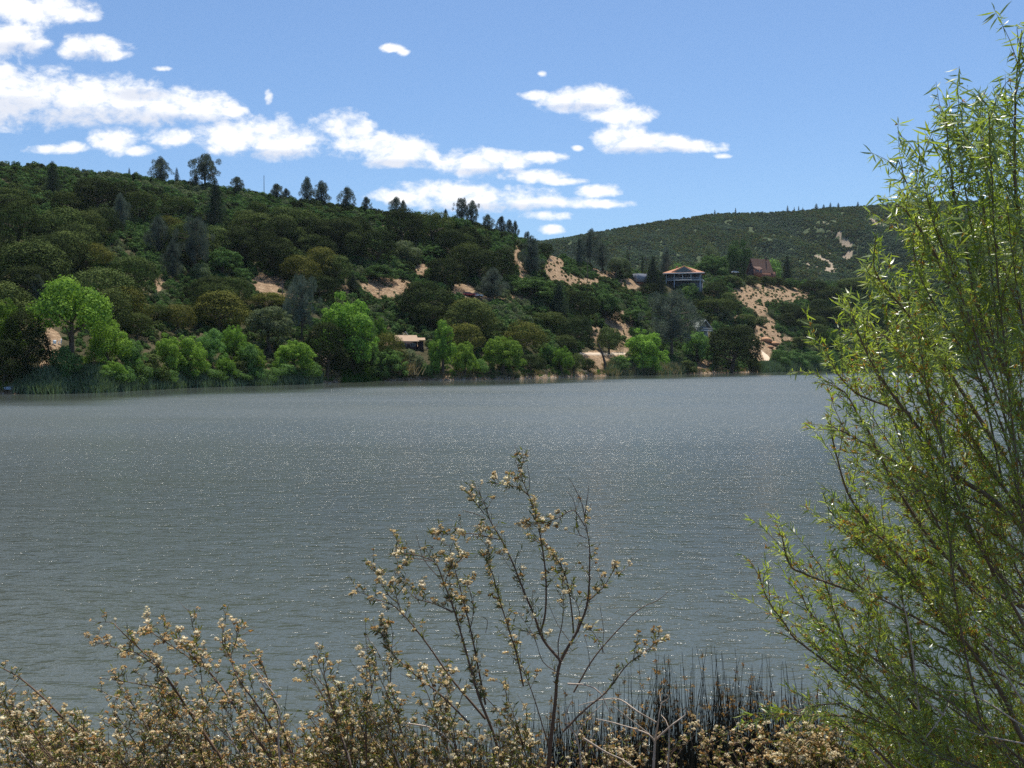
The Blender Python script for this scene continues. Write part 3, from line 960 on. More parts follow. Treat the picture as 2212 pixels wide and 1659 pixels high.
# ------------------------------------------------------------------ trees that can be told apart
CROP = {1: (0.3405, 0.0, 311.6), 2: (0.3169, 486.8, 350.5), 3: (0.2817, 973.6, 389.4), 4: (0.2641, 1314.3, 418.6)}
TREES = [
 # region, kind, centre x, top, base, width, label
 (1,'pine',1020,90,232,118,'broad bushy grey pine on the ridge, left of the slim small one'),
 (1,'smallfir',1122,150,250,48,'slim little conifer on the ridge between two big grey pines'),
 (1,'openpine',1302,65,285,150,'tallest ridge pine, open crown on a bare dark trunk'),
 (1,'pine',1240,205,285,60,'low grey pine tucked against the left foot of the tallest ridge pine'),
 (1,'conifer',1368,225,535,135,'tall dark conifer just below the tallest ridge pine'),
 (1,'pine',1505,210,300,84,'lone bushy pine on the ridge left of the thin mast'),
 (1,'conifer',335,112,330,108,'dark conifer breaking the skyline at the far upper left'),
 (1,'smallfir',820,150,185,28,'tiny round-headed conifer alone on the skyline left of the ridge pines'),
 (1,'oak',60,275,420,270,'broad oak at the left picture edge, upper of the two big ones'),
 (1,'oak',110,340,660,240,'huge dark oak at the left picture edge below another broad oak'),
 (1,'oak',455,290,450,225,'domed olive oak below the dark skyline conifer'),
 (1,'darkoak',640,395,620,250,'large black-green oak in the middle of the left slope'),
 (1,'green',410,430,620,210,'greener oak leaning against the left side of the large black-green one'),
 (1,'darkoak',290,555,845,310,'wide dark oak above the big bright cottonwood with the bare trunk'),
 (1,'olive',560,608,800,270,'grey-olive spreading oak above the double-domed one'),
 (1,'oak',640,765,1060,360,'double-domed dark oak right behind the big bright cottonwood'),
 (1,'oak',850,695,950,280,'oak beside the first small earth patch on the left slope'),
 (1,'darkoak',175,750,1000,290,'dark oak above and left of the big bright cottonwood'),
 (1,'darkoak',30,850,1030,160,'small dark oak at the left edge above the bright leafy crown'),
 (1,'olive',1392,920,1195,330,'golden-olive oak with a lumpy crown above the bright shore willows'),
 (1,'oak',1475,830,1050,220,'dark oak behind the golden-olive lumpy one'),
 (1,'pine',765,315,535,92,'grey pine on the open upper left slope'),
 (1,'pine',1005,470,700,125,'left of two bushy grey pines mid slope below the tallest ridge pine'),
 (1,'openpine',1238,480,835,158,'big brownish grey pine mid slope, straight below the tallest ridge pine'),
 (1,'pine',1095,625,862,105,'grey pine standing over the small earth patch on the left slope'),
 (1,'pine',240,838,1015,95,'blue-grey pine rising behind the big bright cottonwood'),
 (1,'sagebush',1275,740,865,118,'silvery bush to the right of the grey pine by the small earth patch'),
 (1,'darkoak',600,212,345,205,'dark oak clump on the upper left slope under the skyline'),
 (1,'darkoak',790,228,375,170,'dark oak right of the clump under the left skyline'),
 (1,'oak',1150,330,445,150,'rounded oak on the upper slope left of the tall dark conifer'),
 (1,'darkoak',1055,382,478,112,'small dark oak in brush left of the tall dark conifer'),
 (1,'oak',1560,408,545,160,'oak right of the tall dark conifer'),
 (1,'darkoak',1525,520,645,165,'oak right of the tall dark conifer foot, lower of two'),
 (1,'green',1410,655,840,260,'green spreading tree right of the big brownish grey pine'),
 (1,'olive',1135,1000,1185,190,'brownish oak above the pale shore willow'),
 (1,'oak',1000,1005,1135,150,'small oak just under the earth patch of the left slope'),
 (1,'oak',870,1060,1225,180,'oak between the double-domed oak and the brownish one'),
 (1,'tallbright',455,868,1475,420,'big bright cottonwood with a bare dark trunk near the reeds'),
 (1,'bright',35,962,1420,205,'bright cottonwood cut by the left picture edge'),
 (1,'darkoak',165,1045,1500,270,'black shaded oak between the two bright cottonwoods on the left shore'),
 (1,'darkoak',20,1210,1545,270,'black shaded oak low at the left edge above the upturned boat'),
 (1,'bright',712,1372,1580,178,'small vivid willow-like tree standing in the reeds'),
 (1,'bright',690,1110,1425,260,'bright leafy tree right of the bare trunk of the big cottonwood'),
 (1,'fresh',825,1235,1490,195,'pale green willow behind the small vivid tree in the reeds'),
 (1,'bright',1060,1192,1465,170,'bright tree above the reeds, left one of a bright pair'),
 (1,'bright',1190,1205,1490,235,'vivid rounded cottonwood above the reeds, right one of a bright pair'),
 (1,'fresh',1335,1162,1410,185,'fresh green tree below the golden-olive oak, left one'),
 (1,'bright',1432,1350,1490,122,'small vivid cottonwood low by the reeds'),
 (1,'bright',1490,1145,1400,160,'fresh green tree below the golden-olive oak, right one'),
 (1,'fresh',1580,1260,1490,160,'leafy willow right of the small vivid cottonwood by the reeds'),
 (1,'bush',400,1238,1490,185,'green bush under the spreading crown of the big bare-trunked cottonwood'),
 (1,'darkbush',950,1300,1500,200,'dark bush behind the reeds between pale willow and bright pair'),
 (1,'sagebush',1545,1395,1500,110,'dull bush right at the reeds below the leafy willow'),
 (2,'pine',350,152,232,95,'grey pine on the ridge just right of the thin mast'),
 (2,'pine',415,178,235,50,'small pine touching the grey pine right of the thin mast'),
 (2,'pine',558,113,232,84,'pointed pine on the middle ridge, taller than its broad neighbour'),
 (2,'pine',655,138,245,112,'broad pine on the middle ridge beside the pointed one'),
 (2,'pine',830,176,292,98,'square-topped pine alone on the descending ridge'),
 (2,'pine',960,240,312,66,'small pine on the ridge at the left end of the long low cloud'),
 (2,'pine',1165,238,308,82,'thin pine crown showing behind the big dark ridge oak'),
 (2,'pine',1212,265,310,46,'shorter pine crown showing behind the big dark ridge oak'),
 (2,'pine',1502,324,372,36,'tiny pine left of the twin tall pines'),
 (2,'openpine',1612,247,385,78,'left of the twin tall pines on the ridge against the long cloud'),
 (2,'openpine',1682,265,410,78,'right of the twin tall pines on the ridge against the long cloud'),
 (2,'darkbush',182,190,232,82,'rounded bush on the skyline left of the thin mast'),
 (2,'oak',200,335,505,265,'wide oak on the slope below the thin mast'),
 (2,'darkoak',1210,293,570,235,'big dark ridge oak with thin pines behind it'),
 (2,'oak',1420,325,565,260,'broad oak right of the big dark ridge oak'),
 (2,'green',1605,380,485,160,'green oak at the ridge below the twin tall pines'),
 (2,'oak',105,438,565,190,'oak at the left of the middle slope, lower neighbour of the wide one'),
 (2,'darkoak',325,483,765,275,'dark oak over the first larger earth cut'),
 (2,'oak',560,478,645,210,'oak on the middle slope between the dark oak and the brownish one'),
 (2,'oak',850,465,665,195,'oak on the middle slope left of the large brown-tinted one'),
 (2,'darkoak',1030,450,705,280,'large brown-tinted dark oak in the centre of the slope'),
 (2,'oak',645,378,475,190,'flat oak on the upper middle slope'),
 (2,'olive',508,628,855,245,'olive oak right of the first larger earth cut'),
 (2,'oak',620,598,745,180,'oak behind the olive one at the first larger earth cut'),
 (2,'green',1052,693,815,210,'green bush-like tree overhanging the shaded earth hollow'),
 (2,'darkoak',1500,640,845,245,'oak right of the central earth cliff'),
 (2,'sagebush',1225,518,685,185,'greyish brush mound above the central earth cliff'),
 (2,'green',1420,560,660,170,'green brush on the upper slope right of the greyish mound'),
 (2,'darkoak',640,755,955,270,'dark oak right behind the tall shoreside grey pine'),
 (2,'openpine',520,800,1245,172,'tall shoreside grey pine with a visible dark trunk'),
 (2,'olive',300,880,1000,260,'flat olive tree under the first larger earth cut'),
 (2,'greytree',300,965,1290,330,'mottled grey-green tree left of the tall shoreside pine'),
 (2,'bright',820,876,1430,385,'large bright cottonwood right of the tall shoreside pine'),
 (2,'fresh',925,1010,1440,240,'paler green tree in front of the large bright cottonwood'),
 (2,'bright',1052,1045,1215,92,'light green sprig-like tree at the right edge of the large cottonwood'),
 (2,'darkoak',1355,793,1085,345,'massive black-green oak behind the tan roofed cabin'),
 (2,'olive',1660,918,1160,280,'olive oak right of the massive black-green one'),
 (2,'olive',1625,1080,1300,235,'lower olive oak behind the tall pointed cottonwood'),
 (2,'darkoak',690,1078,1485,270,'dark shaded tree at the shore below the tall grey pine'),
 (2,'darkoak',880,1180,1480,270,'dark shaded tree under the large bright cottonwood'),
 (2,'olive',1110,1155,1410,225,'yellowish oak touching the left end of the cabin roof'),
 (2,'bright',468,1210,1460,275,'bright cottonwood with a pointed crown on the shore below the mottled tree'),
 (2,'bright',165,1230,1445,205,'bright shore tree left of the pointed-crown cottonwood'),
 (2,'bright',50,1110,1300,150,'small bright tree at the lower left of the mottled tree'),
 (2,'darkbush',90,1330,1490,150,'dark bush on the shore under the bright trees'),
 (2,'fresh',1130,1258,1462,192,'grey-green willow in front of the yellowish oak, by the grassy point'),
 (2,'sagebush',1280,1250,1430,155,'grey-green shrub below the cabin roof'),
 (2,'poplar',1485,1083,1450,205,'tall pointed cottonwood right of the cabin'),
 (2,'bright',1632,1213,1460,172,'round bright cottonwood right of the tall pointed one'),
 (2,'brightbush',1360,1338,1470,102,'small light green bush on the beach'),
 (2,'conifer',870,758,885,92,'small dark conifer beneath the green overhanging tree'),
 (2,'bush',1140,1425,1462,56,'tiny bush at the left end of the beach'),
 (3,'pine',285,268,375,88,'small pine on the ridge right of the twin tall pines'),
 (3,'pine',388,281,375,70,'left one of three close pines at the end of the ridge'),
 (3,'pine',450,303,392,72,'middle one of three close pines at the end of the ridge'),
 (3,'pine',495,320,405,50,'right one of three close pines at the end of the ridge'),
 (3,'openpine',588,394,445,42,'little pine where the near ridge meets the far hill'),
 (3,'pine',618,448,735,165,'grey pine standing between the two earth slides'),
 (3,'darkoak',725,475,582,115,'dark oak on top of the rightmost earth slide'),
 (3,'openpine',1068,383,645,120,'tallest pine against the far hill'),
 (3,'pine',990,455,605,88,'left companion of the tallest pine against the far hill'),
 (3,'pine',1162,485,668,112,'right companion of the tallest pine against the far hill'),
 (3,'cypress',1355,533,650,42,'dark spindle cypress beside a bare pole'),
 (3,'cypress',1470,574,655,32,'thin cypress behind the grey shed, right of the spindle one'),
 (3,'greytree',1300,583,740,155,'round grey-green tree left of the grey shed'),
 (3,'pine',1650,535,612,84,'faint pine at the foot of the far hill above the shed'),
 (3,'darkoak',232,498,785,265,'tall dark oak with pale trunks left of the first earth slide'),
 (3,'darkoak',400,515,785,190,'dark oak touching the left rim of the first earth slide'),
 (3,'pine',325,690,915,172,'silvery pine in front of the tall dark oak with pale trunks'),
 (3,'green',620,745,905,385,'long green mound of a tree below the earth slides'),
 (3,'conifer',830,780,1045,172,'dark pine in the middle of the wooded lower slope'),
 (3,'darkoak',1000,830,1095,225,'dark oak right of the dark pine on the lower slope'),
 (3,'green',1190,850,1055,200,'green oak under the cracked earth bank'),
 (3,'oak',160,888,1245,385,'very wide olive-brown oak above the round bright cottonwood'),
 (3,'olive',560,1063,1345,300,'brownish domed oak behind the vivid shore cottonwoods'),
 (3,'oak',740,1000,1135,240,'oak on the lower slope left of the dark pine foot'),
 (3,'darkoak',955,1010,1315,230,'dark oak at the left rim of the tan clearing'),
 (3,'oak',880,1180,1305,192,'low oak above the vivid single cottonwood'),
 (3,'oak',1270,970,1105,95,'small oak above the tan clearing'),
 (3,'green',1405,975,1112,215,'umbrella-shaped trees with thin bare trunks on the tan clearing'),
 (3,'oak',1505,1000,1112,92,'round oak right of the umbrella-shaped one'),
 (3,'oak',1215,1108,1335,175,'sprawling oak casting its shade in the tan clearing'),
 (3,'bright',400,1190,1478,305,'vivid broad cottonwood at the waterline left of the tan clearing'),
 (3,'bright',850,1268,1485,172,'vivid single cottonwood by the water nearest the tan clearing'),
 (3,'fresh',738,1240,1405,122,'paler sprig of a tree between the vivid cottonwoods'),
 (3,'darkoak',605,1320,1485,215,'dark shaded tree between the vivid cottonwoods at the waterline'),
 (3,'oak',945,1312,1492,142,'dark green tree at the left end of the pale road'),
 (3,'darkbush',1062,1350,1465,112,'round dark bush below the pale road'),
 (3,'bright',1470,1130,1492,335,'big spreading willow green tree at the foot of the tall lakeside pine'),
 (3,'bush',1285,1332,1455,150,'bush right of the leaning bare trunk'),
 (3,'bush',1320,1180,1225,60,'tiny bush on the tan clearing'),
 (4,'openpine',520,826,1355,330,'tall wide lakeside pine with a forked dark trunk'),
 (4,'conifer',362,518,785,132,'dark conifer filling the gap between shed and red roofed house'),
 (4,'conifer',432,640,835,108,'shorter dark conifer against the left side of the red roofed house'),
 (4,'pine',470,462,545,92,'distant pine peeking above the trees over the red roofed house'),
 (4,'greytree',840,390,525,185,'brown-grey tree behind the bright hilltop oak'),
 (4,'green',1062,378,645,255,'large green oak beside the brown cabin'),
 (4,'brightbush',1300,465,610,245,'light green tree mass behind the brown cabin'),
 (4,'green',850,488,665,275,'green tree between red roofed house and brown cabin'),
 (4,'brightbush',585,540,640,220,'light green foliage just behind the red roof'),
 (4,'conifer',1460,512,675,98,'dark cone-shaped tree right of the brown cabin'),
 (4,'darkbush',1000,655,755,155,'hedge bush at the left end of the row below the brown cabin'),
 (4,'darkbush',1180,655,752,125,'hedge bush straight below the roof of the brown cabin'),
 (4,'darkbush',1285,660,752,120,'hedge bush below the right end of the brown cabin'),
 (4,'darkbush',1385,665,755,120,'hedge bush below the cone-shaped tree'),
 (4,'bush',1485,670,770,110,'greener hedge bush at the right end of the row'),
 (4,'darkoak',880,718,855,185,'dark tree right of the red roofed house'),
 (4,'brightbush',650,708,835,165,'bright bush in front of the red roofed house'),
 (4,'darkoak',330,720,865,155,'dark oak under the grey shed'),
 (4,'darkbush',722,782,870,110,'dark bush under the right porch corner of the red roofed house'),
 (4,'oak',880,850,995,335,'low wide oak thicket below the red roofed house'),
 (4,'greytree',942,930,1055,150,'grey-leaved tree above the little grey gabled house'),
 (4,'oak',985,800,940,150,'oak at the left rim of the cleared tan slope'),
 (4,'darkoak',1680,700,825,195,'dark oak at the right rim of the cleared tan slope'),
 (4,'darkoak',1825,745,905,200,'dark oak further right on the wooded shoulder'),
 (4,'oak',1990,680,790,240,'oak on the wooded shoulder half behind willow sprays'),
 (4,'darkoak',1470,900,1030,225,'dark thicket below the cleared tan slope, left one'),
 (4,'darkoak',1630,915,1080,225,'dark thicket below the cleared tan slope, right one'),
 (4,'darkoak',1850,900,1085,270,'large dark oak beside the willow sprays'),
 (4,'darkbush',1560,1005,1110,170,'dark bush under the dark thickets'),
 (4,'oak',1690,1050,1195,165,'oak above the light green shore strip'),
 (4,'bright',1830,1095,1270,135,'bright small tree above the light green shore strip'),
 (4,'darkbush',1560,1150,1275,160,'dark bush right of the red earth boulders'),
 (4,'bush',1400,1255,1400,150,'first leafy bush of the light green shore strip, next to the path'),
 (4,'bush',1530,1262,1405,165,'second leafy bush of the light green shore strip from the path'),
 (4,'bush',1665,1260,1405,165,'third leafy bush of the light green shore strip from the path'),
 (4,'bush',1800,1255,1410,165,'fourth leafy bush of the light green shore strip from the path'),
 (4,'bush',1940,1240,1420,180,'shore bush half hidden by the nearest willow sprays'),
 (4,'fresh',722,1118,1375,235,'fresh green tree covering the foot of the little grey gabled house'),
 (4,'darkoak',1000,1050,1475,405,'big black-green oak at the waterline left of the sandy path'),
 (4,'deadtree',645,1030,1130,80,'leafless grey tree left of the little grey gabled house'),
 (4,'oak',1130,975,1070,150,'small oak above the black-green waterline oak'),
 (4,'bush',1255,980,1080,90,'bush on the eroded strip above the black-green oak'),
 (4,'darkbush',1180,1325,1470,130,'dark bush at the right foot of the black-green oak'),
 (4,'darkbush',640,1345,1470,160,'dark bush on the bank between pine and black-green oak'),
 (4,'sagebush',1215,1180,1240,60,'grey bush beside the red earth boulders'),
 (4,'greytree',60,510,690,140,'grey tree left of the spindle cypress'),
]
BEHIND = {'brown-grey tree behind the bright hilltop oak': 650, 'large green oak beside the brown cabin': 628, 'light green tree mass behind the brown cabin': 640,
          'green tree between red roofed house and brown cabin': 566, 'light green foliage just behind the red roof': 545,
          'dark cone-shaped tree right of the brown cabin': 622, 'distant pine peeking above the trees over the red roofed house': 570}
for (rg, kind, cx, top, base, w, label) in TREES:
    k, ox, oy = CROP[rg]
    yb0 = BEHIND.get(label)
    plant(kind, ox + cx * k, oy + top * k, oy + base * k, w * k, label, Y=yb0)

# further oaks crowding the slope, none to be told from its neighbours
rng = np.random.default_rng(77)
made = 0
while made < 72:
    x = rng.uniform(-30, 1250) if rng.random() < .85 else rng.uniform(1500, 1950)
    lo = float(np.interp(x, [0, 330, 800, 1100, 1250, 1500, 2000], [425, 445, 505, 560, 650, 690, 660]))
    hi = float(np.interp(x, [0, 400, 800, 1250, 1500, 2000], [740, 730, 700, 745, 740, 760]))
    y = rng.uniform(lo, hi)
    s, Y = ground_hit(x, y)
    z = float(height(s, Y))
    if float(bare_at(np.array([s * Y]), np.array([Y]), np.array([z]))[0]) > 0.05:
        continue
    hpx = rng.uniform(8, 12.5) * FOC / Y
    wpx = hpx * rng.uniform(0.85, 1.15)
    blocked = False
    for (cx, cy, rx, ry) in BARE + [(1378, 600, 24, 14), (1477, 605, 50, 24), (1521, 710, 24, 22), (884, 738, 36, 14), (1020, 638, 24, 6), (1640, 580, 50, 20)]:
        if abs(x - cx) < rx * .9 + wpx * .45 and y - hpx < cy + ry * .6 and y > cy - ry * .6:
            blocked = True
    for (rg_, kd, cx, tp, bs, w_, lb) in TREES:
        k_, ox_, oy_ = CROP[rg_]
        tx, t0, t1 = ox_ + cx * k_, oy_ + tp * k_, oy_ + bs * k_
        if 'pine' in kd or 'conifer' in kd or kd in ('cypress', 'greytree', 'poplar', 'bright', 'tallbright'):
            if abs(x - tx) < wpx * .5 + w_ * k_ * .3 and y > t1 - 2 and y - hpx < t1 - (t1 - t0) * .15:
                blocked = True
        elif abs(x - tx) < wpx * .35 and abs(y - t1) < 14:
            blocked = True
    if blocked:
        continue
    e = plant(['darkoak', 'oak', 'darkoak', 'olive'][int(rng.choice(4, p=[.45, .35, .12, .08]))], x, y - hpx, y, wpx,
              'rounded dark green oak crowded among brush and other oaks on the wooded slope')
    e['group'] = 'unremarkable oaks crowding the wooded slope'
    made += 1
for x in [236, 262, 300, 318, 352, 398, 446, 470, 505, 548, 585, 612, 645, 668, 820, 1030]:
    y = float(np.interp(x, [230, 400, 650, 1030], [835, 826, 822, 812])) - rng.uniform(0, 6)
    e = plant('brightbush', x, y - rng.uniform(28, 50), y, rng.uniform(34, 60), 'low light green willow bush in the leafy band along the far shore')
    e['group'] = 'low willow bushes along the far shore'

# conifers on the far ridge line
FAR = [(1465,100,142,26,'pointed conifer on the far ridge, tallest of the left knot'),(1520,112,142,16,'tiny conifer on the far ridge in the middle of the left knot'),
 (1556,104,142,18,'narrow conifer on the far ridge, right in the left knot'),(1590,114,142,16,'smallest conifer ending the left knot on the far ridge'),
 (1700,86,125,44,'wide dark tree on the far ridge between the two knots'),(1760,92,122,36,'low dark tree on the far ridge beside the wide one'),
 (1815,78,118,30,'rounded conifer on the far ridge, left of a pair'),(1880,78,116,34,'rounded conifer on the far ridge, right of a pair'),
 (2040,70,105,30,'conifer on the far ridge nearest the willow'),(870,134,152,22,'lone speck of a tree on the far ridge slope far left'),
 (1040,120,138,22,'small tree on the crest of the far hill, left part'),(600,200,214,14,'small tree on the falling far ridge nearest the gap')]
for (cx, top, base, w, label) in FAR:
    x, yt, yb = 1314.3 + cx * .2641, 418.6 + top * .2641, 418.6 + base * .2641
    s = ray(x, yb)[0]
    e = plant('smallfir', x, yt - 1.5, yb, w * .2641, label, Y=FH_Y1 - 2, zbase=float(fheight(s, FH_Y1 - 2)) - 1.0)
    e['group'] = 'conifers on the far ridge'

# leaning bare trunk in the clearing
def leaning(pts, r, name, label, mat=None, cat='tree trunk'):
    P = []
    s, Y = ground_hit(*pts[0])
    for (x, y) in pts:
        P.append(pt(x, y, Y))
    b = P[0].copy()
    mb = MB().tube([p - b for p in P], np.linspace(r, r * 0.55, len(P)), 6)
    o = new(name, mesh_np(name, mb.b, mat or M['bark'], True), None, b)
    return tag(o, label, cat)


leaning([(1307, 800), (1307, 785), (1303, 770), (1299, 758), (1292, 742)], 0.5, 'leaning_trunk', 'bent dark trunk leaning over the pale road in the tan clearing')
leaning([(108, 768), (104, 752), (99, 735)], 0.22, 'leaning_trunk', 'thin leaning trunk on the lit earth left of the big cottonwood')
leaning([(686, 838), (700, 832), (716, 826)], 0.16, 'driftwood_log', 'pale driftwood log propped on the shore beside the grassy point', M['driftwood'], 'log')
leaning([(716, 829), (748, 828)], 0.14, 'driftwood_log', 'pale driftwood log lying flat on the shore beside the grassy point', M['driftwood'], 'log')

# poles
for (x, yt, yb, r, nm, lab, mt, Yf) in [
    (570.5, 379, 426, 0.16, 'mast', 'thin grey mast alone on the ridge skyline', 'mast', None),
    (610, 604, 640, 0.16, 'utility_pole', 'dark utility pole beside the olive oak at the first larger earth cut', 'pole', None),
    (819, 622, 648, 0.15, 'utility_pole', 'short dark pole in front of the shaded earth hollow', 'pole', None),
    (1269, 560, 610, 0.16, 'utility_pole', 'dark pole in front of the wide earth bank', 'pole', None),
    (1360, 533, 600, 0.17, 'utility_pole', 'tall pole beside the dark spindle cypress', 'pole', None),
    (1395, 535, 590, 0.14, 'utility_pole', 'thin pole right of the thin cypress', 'pole', None)]:
    s, Y = ground_hit(x, yb)
    z = float(height(s, Y))
    top = EYE + ray(x, yt)[1] * Y
    mb = MB().tube([(0, 0, -0.5), (0, 0, top - z)], [r, r * 0.7], 6)
    e = new(nm, None, None, (s * Y, Y, z))
    tag(e, lab, 'pole', 'poles along the hill road' if nm != 'mast' else None)
    new('shaft', mesh_np('shaft', mb.b, M[mt], True), e)
    if nm != 'mast':
        c = MB().box((0, 0, top - z - 0.8), (2.0, 0.14, 0.16))
        c.build('crossarm', M['pole'], e)

# ------------------------------------------------------------------ brush that covers the hills (nobody could count it)
hidden = bpy.data.collections.new('brush_kinds')     # never linked to the scene: only instanced


def brush_protos(prefix, mats, n, size, K, seed, coll):
    rng = np.random.default_rng(seed)
    for i, mt in enumerate(mats):
        lob = dome_lobes(rng, K, 0.0, 0.55, 0.14, 0.24, 0.34, 1.0) + [(0, 0, 0.2, 0.3)]
        b = crown_from_lobes(int(rng.integers(1 << 30)), lob, n, size, under=0.8)
        ob = bpy.data.objects.new('%s_%02d' % (prefix, i), mesh_np(prefix, b, mt))
        coll.objects.link(ob)


def scatter(name, P, scl, zscl, coll, kind, label, rotx=None, mat=None):
    me = bpy.data.meshes.new(name)
    me.vertices.add(len(P))
    me.vertices.foreach_set('co', np.asarray(P, np.float32).ravel())
    a = me.attributes.new('siz', 'FLOAT_VECTOR', 'POINT')
    a.data.foreach_set('vector', np.stack([scl, scl, scl * zscl], 1).astype(np.float32).ravel())
    a = me.attributes.new('rot', 'FLOAT_VECTOR', 'POINT')
    a.data.foreach_set('vector', np.stack([np.zeros(len(P)), np.zeros(len(P)), RNG.uniform(0, 6.28, len(P))], 1).astype(np.float32).ravel())
    a = me.attributes.new('pick', 'INT', 'POINT')
    a.data.foreach_set('value', np.asarray(kind, np.int32))
    me.update()
    o = new(name, me)
    g = bpy.data.node_groups.new(name, 'GeometryNodeTree')
    g.interface.new_socket('Geometry', in_out='INPUT', socket_type='NodeSocketGeometry')
    g.interface.new_socket('Geometry', in_out='OUTPUT', socket_type='NodeSocketGeometry')
    ni, no = g.nodes.new('NodeGroupInput'), g.nodes.new('NodeGroupOutput')
    ci = g.nodes.new('GeometryNodeCollectionInfo')
    ci.inputs['Collection'].default_value = coll
    ci.inputs['Separate Children'].default_value = True
    ci.inputs['Reset Children'].default_value = True
    ip = g.nodes.new('GeometryNodeInstanceOnPoints')

    def attr(nm, ty):
        nd = g.nodes.new('GeometryNodeInputNamedAttribute')
        nd.data_type = ty
        nd.inputs['Name'].default_value = nm
        return nd.outputs[0]
    g.links.new(ni.outputs[0], ip.inputs['Points'])
    g.links.new(ci.outputs[0], ip.inputs['Instance'])
    ip.inputs['Pick Instance'].default_value = True
    g.links.new(attr('pick', 'INT'), ip.inputs['Instance Index'])
    er = g.nodes.new('FunctionNodeEulerToRotation')
    g.links.new(attr('rot', 'FLOAT_VECTOR'), er.inputs[0])
    g.links.new(er.outputs[0], ip.inputs['Rotation'])
    g.links.new(attr('siz', 'FLOAT_VECTOR'), ip.inputs['Scale'])
    g.links.new(ip.outputs[0], no.inputs[0])
    md = o.modifiers.new('scatter', 'NODES')
    md.node_group = g
    tag(o, label, None, None, 'stuff')
    return o


NB = 9
brush_protos('brush', [M['green'], M['oak'], M['sage'], M['green'], M['green'], M['oak'], M['sage'], M['green'], M['darkoak']], 1500, 0.075, 14, 5, hidden)
rng = np.random.default_rng(3)
NS = 44000
s = rng.uniform(-0.62, 0.60, NS)
ys = shore(s)
yr, hr = ridge(s)
u = rng.random(NS)
Y = ys + 2.5 + (yr + 8 - ys - 2.5) * u
keep = rng.random(NS) < (Y / 600.0) ** 0.9 * 1.25
s, Y, u = s[keep], Y[keep], u[keep]
X = s * Y
Z = height(s, Y)
bare = bare_at(X, Y, Z)
px, py = project(X, Y, Z)
keep = (bare < 0.30) | ((bare > 0.5) & (rng.random(len(bare)) < 0.20))
s, Y, u, X, Z, bare, px, py = [a[keep] for a in (s, Y, u, X, Z, bare, px, py)]
CLEAR = [(1355, 1398, 603, 634), (1425, 1522, 600, 640), (1498, 1542, 700, 752), (850, 925, 735, 785), (1250, 1355, 752, 795), (8, 58, 832, 862),
         (1243, 1278, 794, 818), (98, 142, 733, 772), (1000, 1042, 630, 662), (1633, 1672, 748, 806), (1585, 1685, 585, 617), (790, 1010, 803, 824), (95, 120, 730, 810)]
keep = np.ones(len(X), bool)
for (x0, x1, y0, y1) in CLEAR:
    keep &= ~((px > x0) & (px < x1) & (py > y0) & (py < y1))
s, Y, u, X, Z, bare, px, py = [a[keep] for a in (s, Y, u, X, Z, bare, px, py)]
nearshore = np.clip((Y - shore(s)) / 40.0, 0, 1)
size = rng.uniform(1.2, 3.7, len(X)) * (0.55 + 0.45 * nearshore) * np.clip(Y / 330.0, 0.62, 1.15) * (0.8 + 0.5 * (fbm(X / 18, Y / 18, 3, 61) + 0.5))
size *= np.where(bare > 0.3, 0.42, 1.0)
clump = fbm(X / 16, Y / 22, 3, 33)
order = np.array([1, 5, 4, 8, 0, 3, 7, 2, 6])
kind = order[np.clip(((clump * 1.6 + 0.5 + rng.normal(scale=0.16, size=len(X))) * NB).astype(int), 0, NB - 1)]
scatter('chaparral', np.stack([X, Y, Z - 0.1], 1), size, rng.uniform(0.65, 1.15, len(X)), hidden, kind,
        'mixed green brush covering the slope between the trees')

# plants dotted over the cleared slope under the brown cabin
cs = []
while len(cs) < 85:
    x, y = rng.uniform(1630, 1735), rng.uniform(622, 662)
    if fbm(x / 11, y / 5, 3, 15) > -0.02 and (x > 1632):
        s_, Y_ = ground_hit(x, y)
        cs.append((s_ * Y_, Y_, float(height(s_, Y_)) - 0.1))
cs = np.array(cs)
scatter('low_plants', cs, rng.uniform(0.9, 2.4, len(cs)), rng.uniform(0.5, 0.8, len(cs)), hidden, rng.choice([0, 3, 7, 2], len(cs)),
        'small green plants dotted in rows over the cleared tan slope')

# far hill
hidden2 = bpy.data.collections.new('far_brush_kinds')
brush_protos('far_brush', [M['fargreen'], M['fargrey'], M['oak'], M['fargrey'], M['olive'], M['green']], 260, 0.17, 9, 6, hidden2)
NS = 105000
s = rng.uniform(-0.02, 0.56, NS)
Y = rng.uniform(FH_Y0 + 90, FH_Y1 + 6, NS)
X = s * Y
Z = fheight(s, Y)
bare = fbare(X, Y, Z)
clump = fbm(X / 40, Y / 60, 4, 35)
keep = (bare + rng.normal(scale=0.12, size=NS) < 0.42) & (fbm(X / 9, Y / 14, 2, 36) > -0.2)
s, Y, X, Z, clump = [a[keep] for a in (s, Y, X, Z, clump)]
size = rng.uniform(2.0, 4.6, len(X)) * np.where(clump > 0.12, 1.3, 1.0)
order = np.array([1, 3, 0, 4, 2, 5])
kind = order[np.clip(((clump * 1.7 + 0.42 + rng.normal(scale=0.2, size=len(X))) * 6).astype(int), 0, 5)]
scatter('far_brush', np.stack([X, Y, Z - 0.2], 1), size, rng.uniform(0.5, 0.95, len(X)), hidden2, kind,
        'low green and grey brush covering the distant hill')

# ------------------------------------------------------------------ reeds and grass on the far shore
hidden3 = bpy.data.collections.new('tuft_kinds')


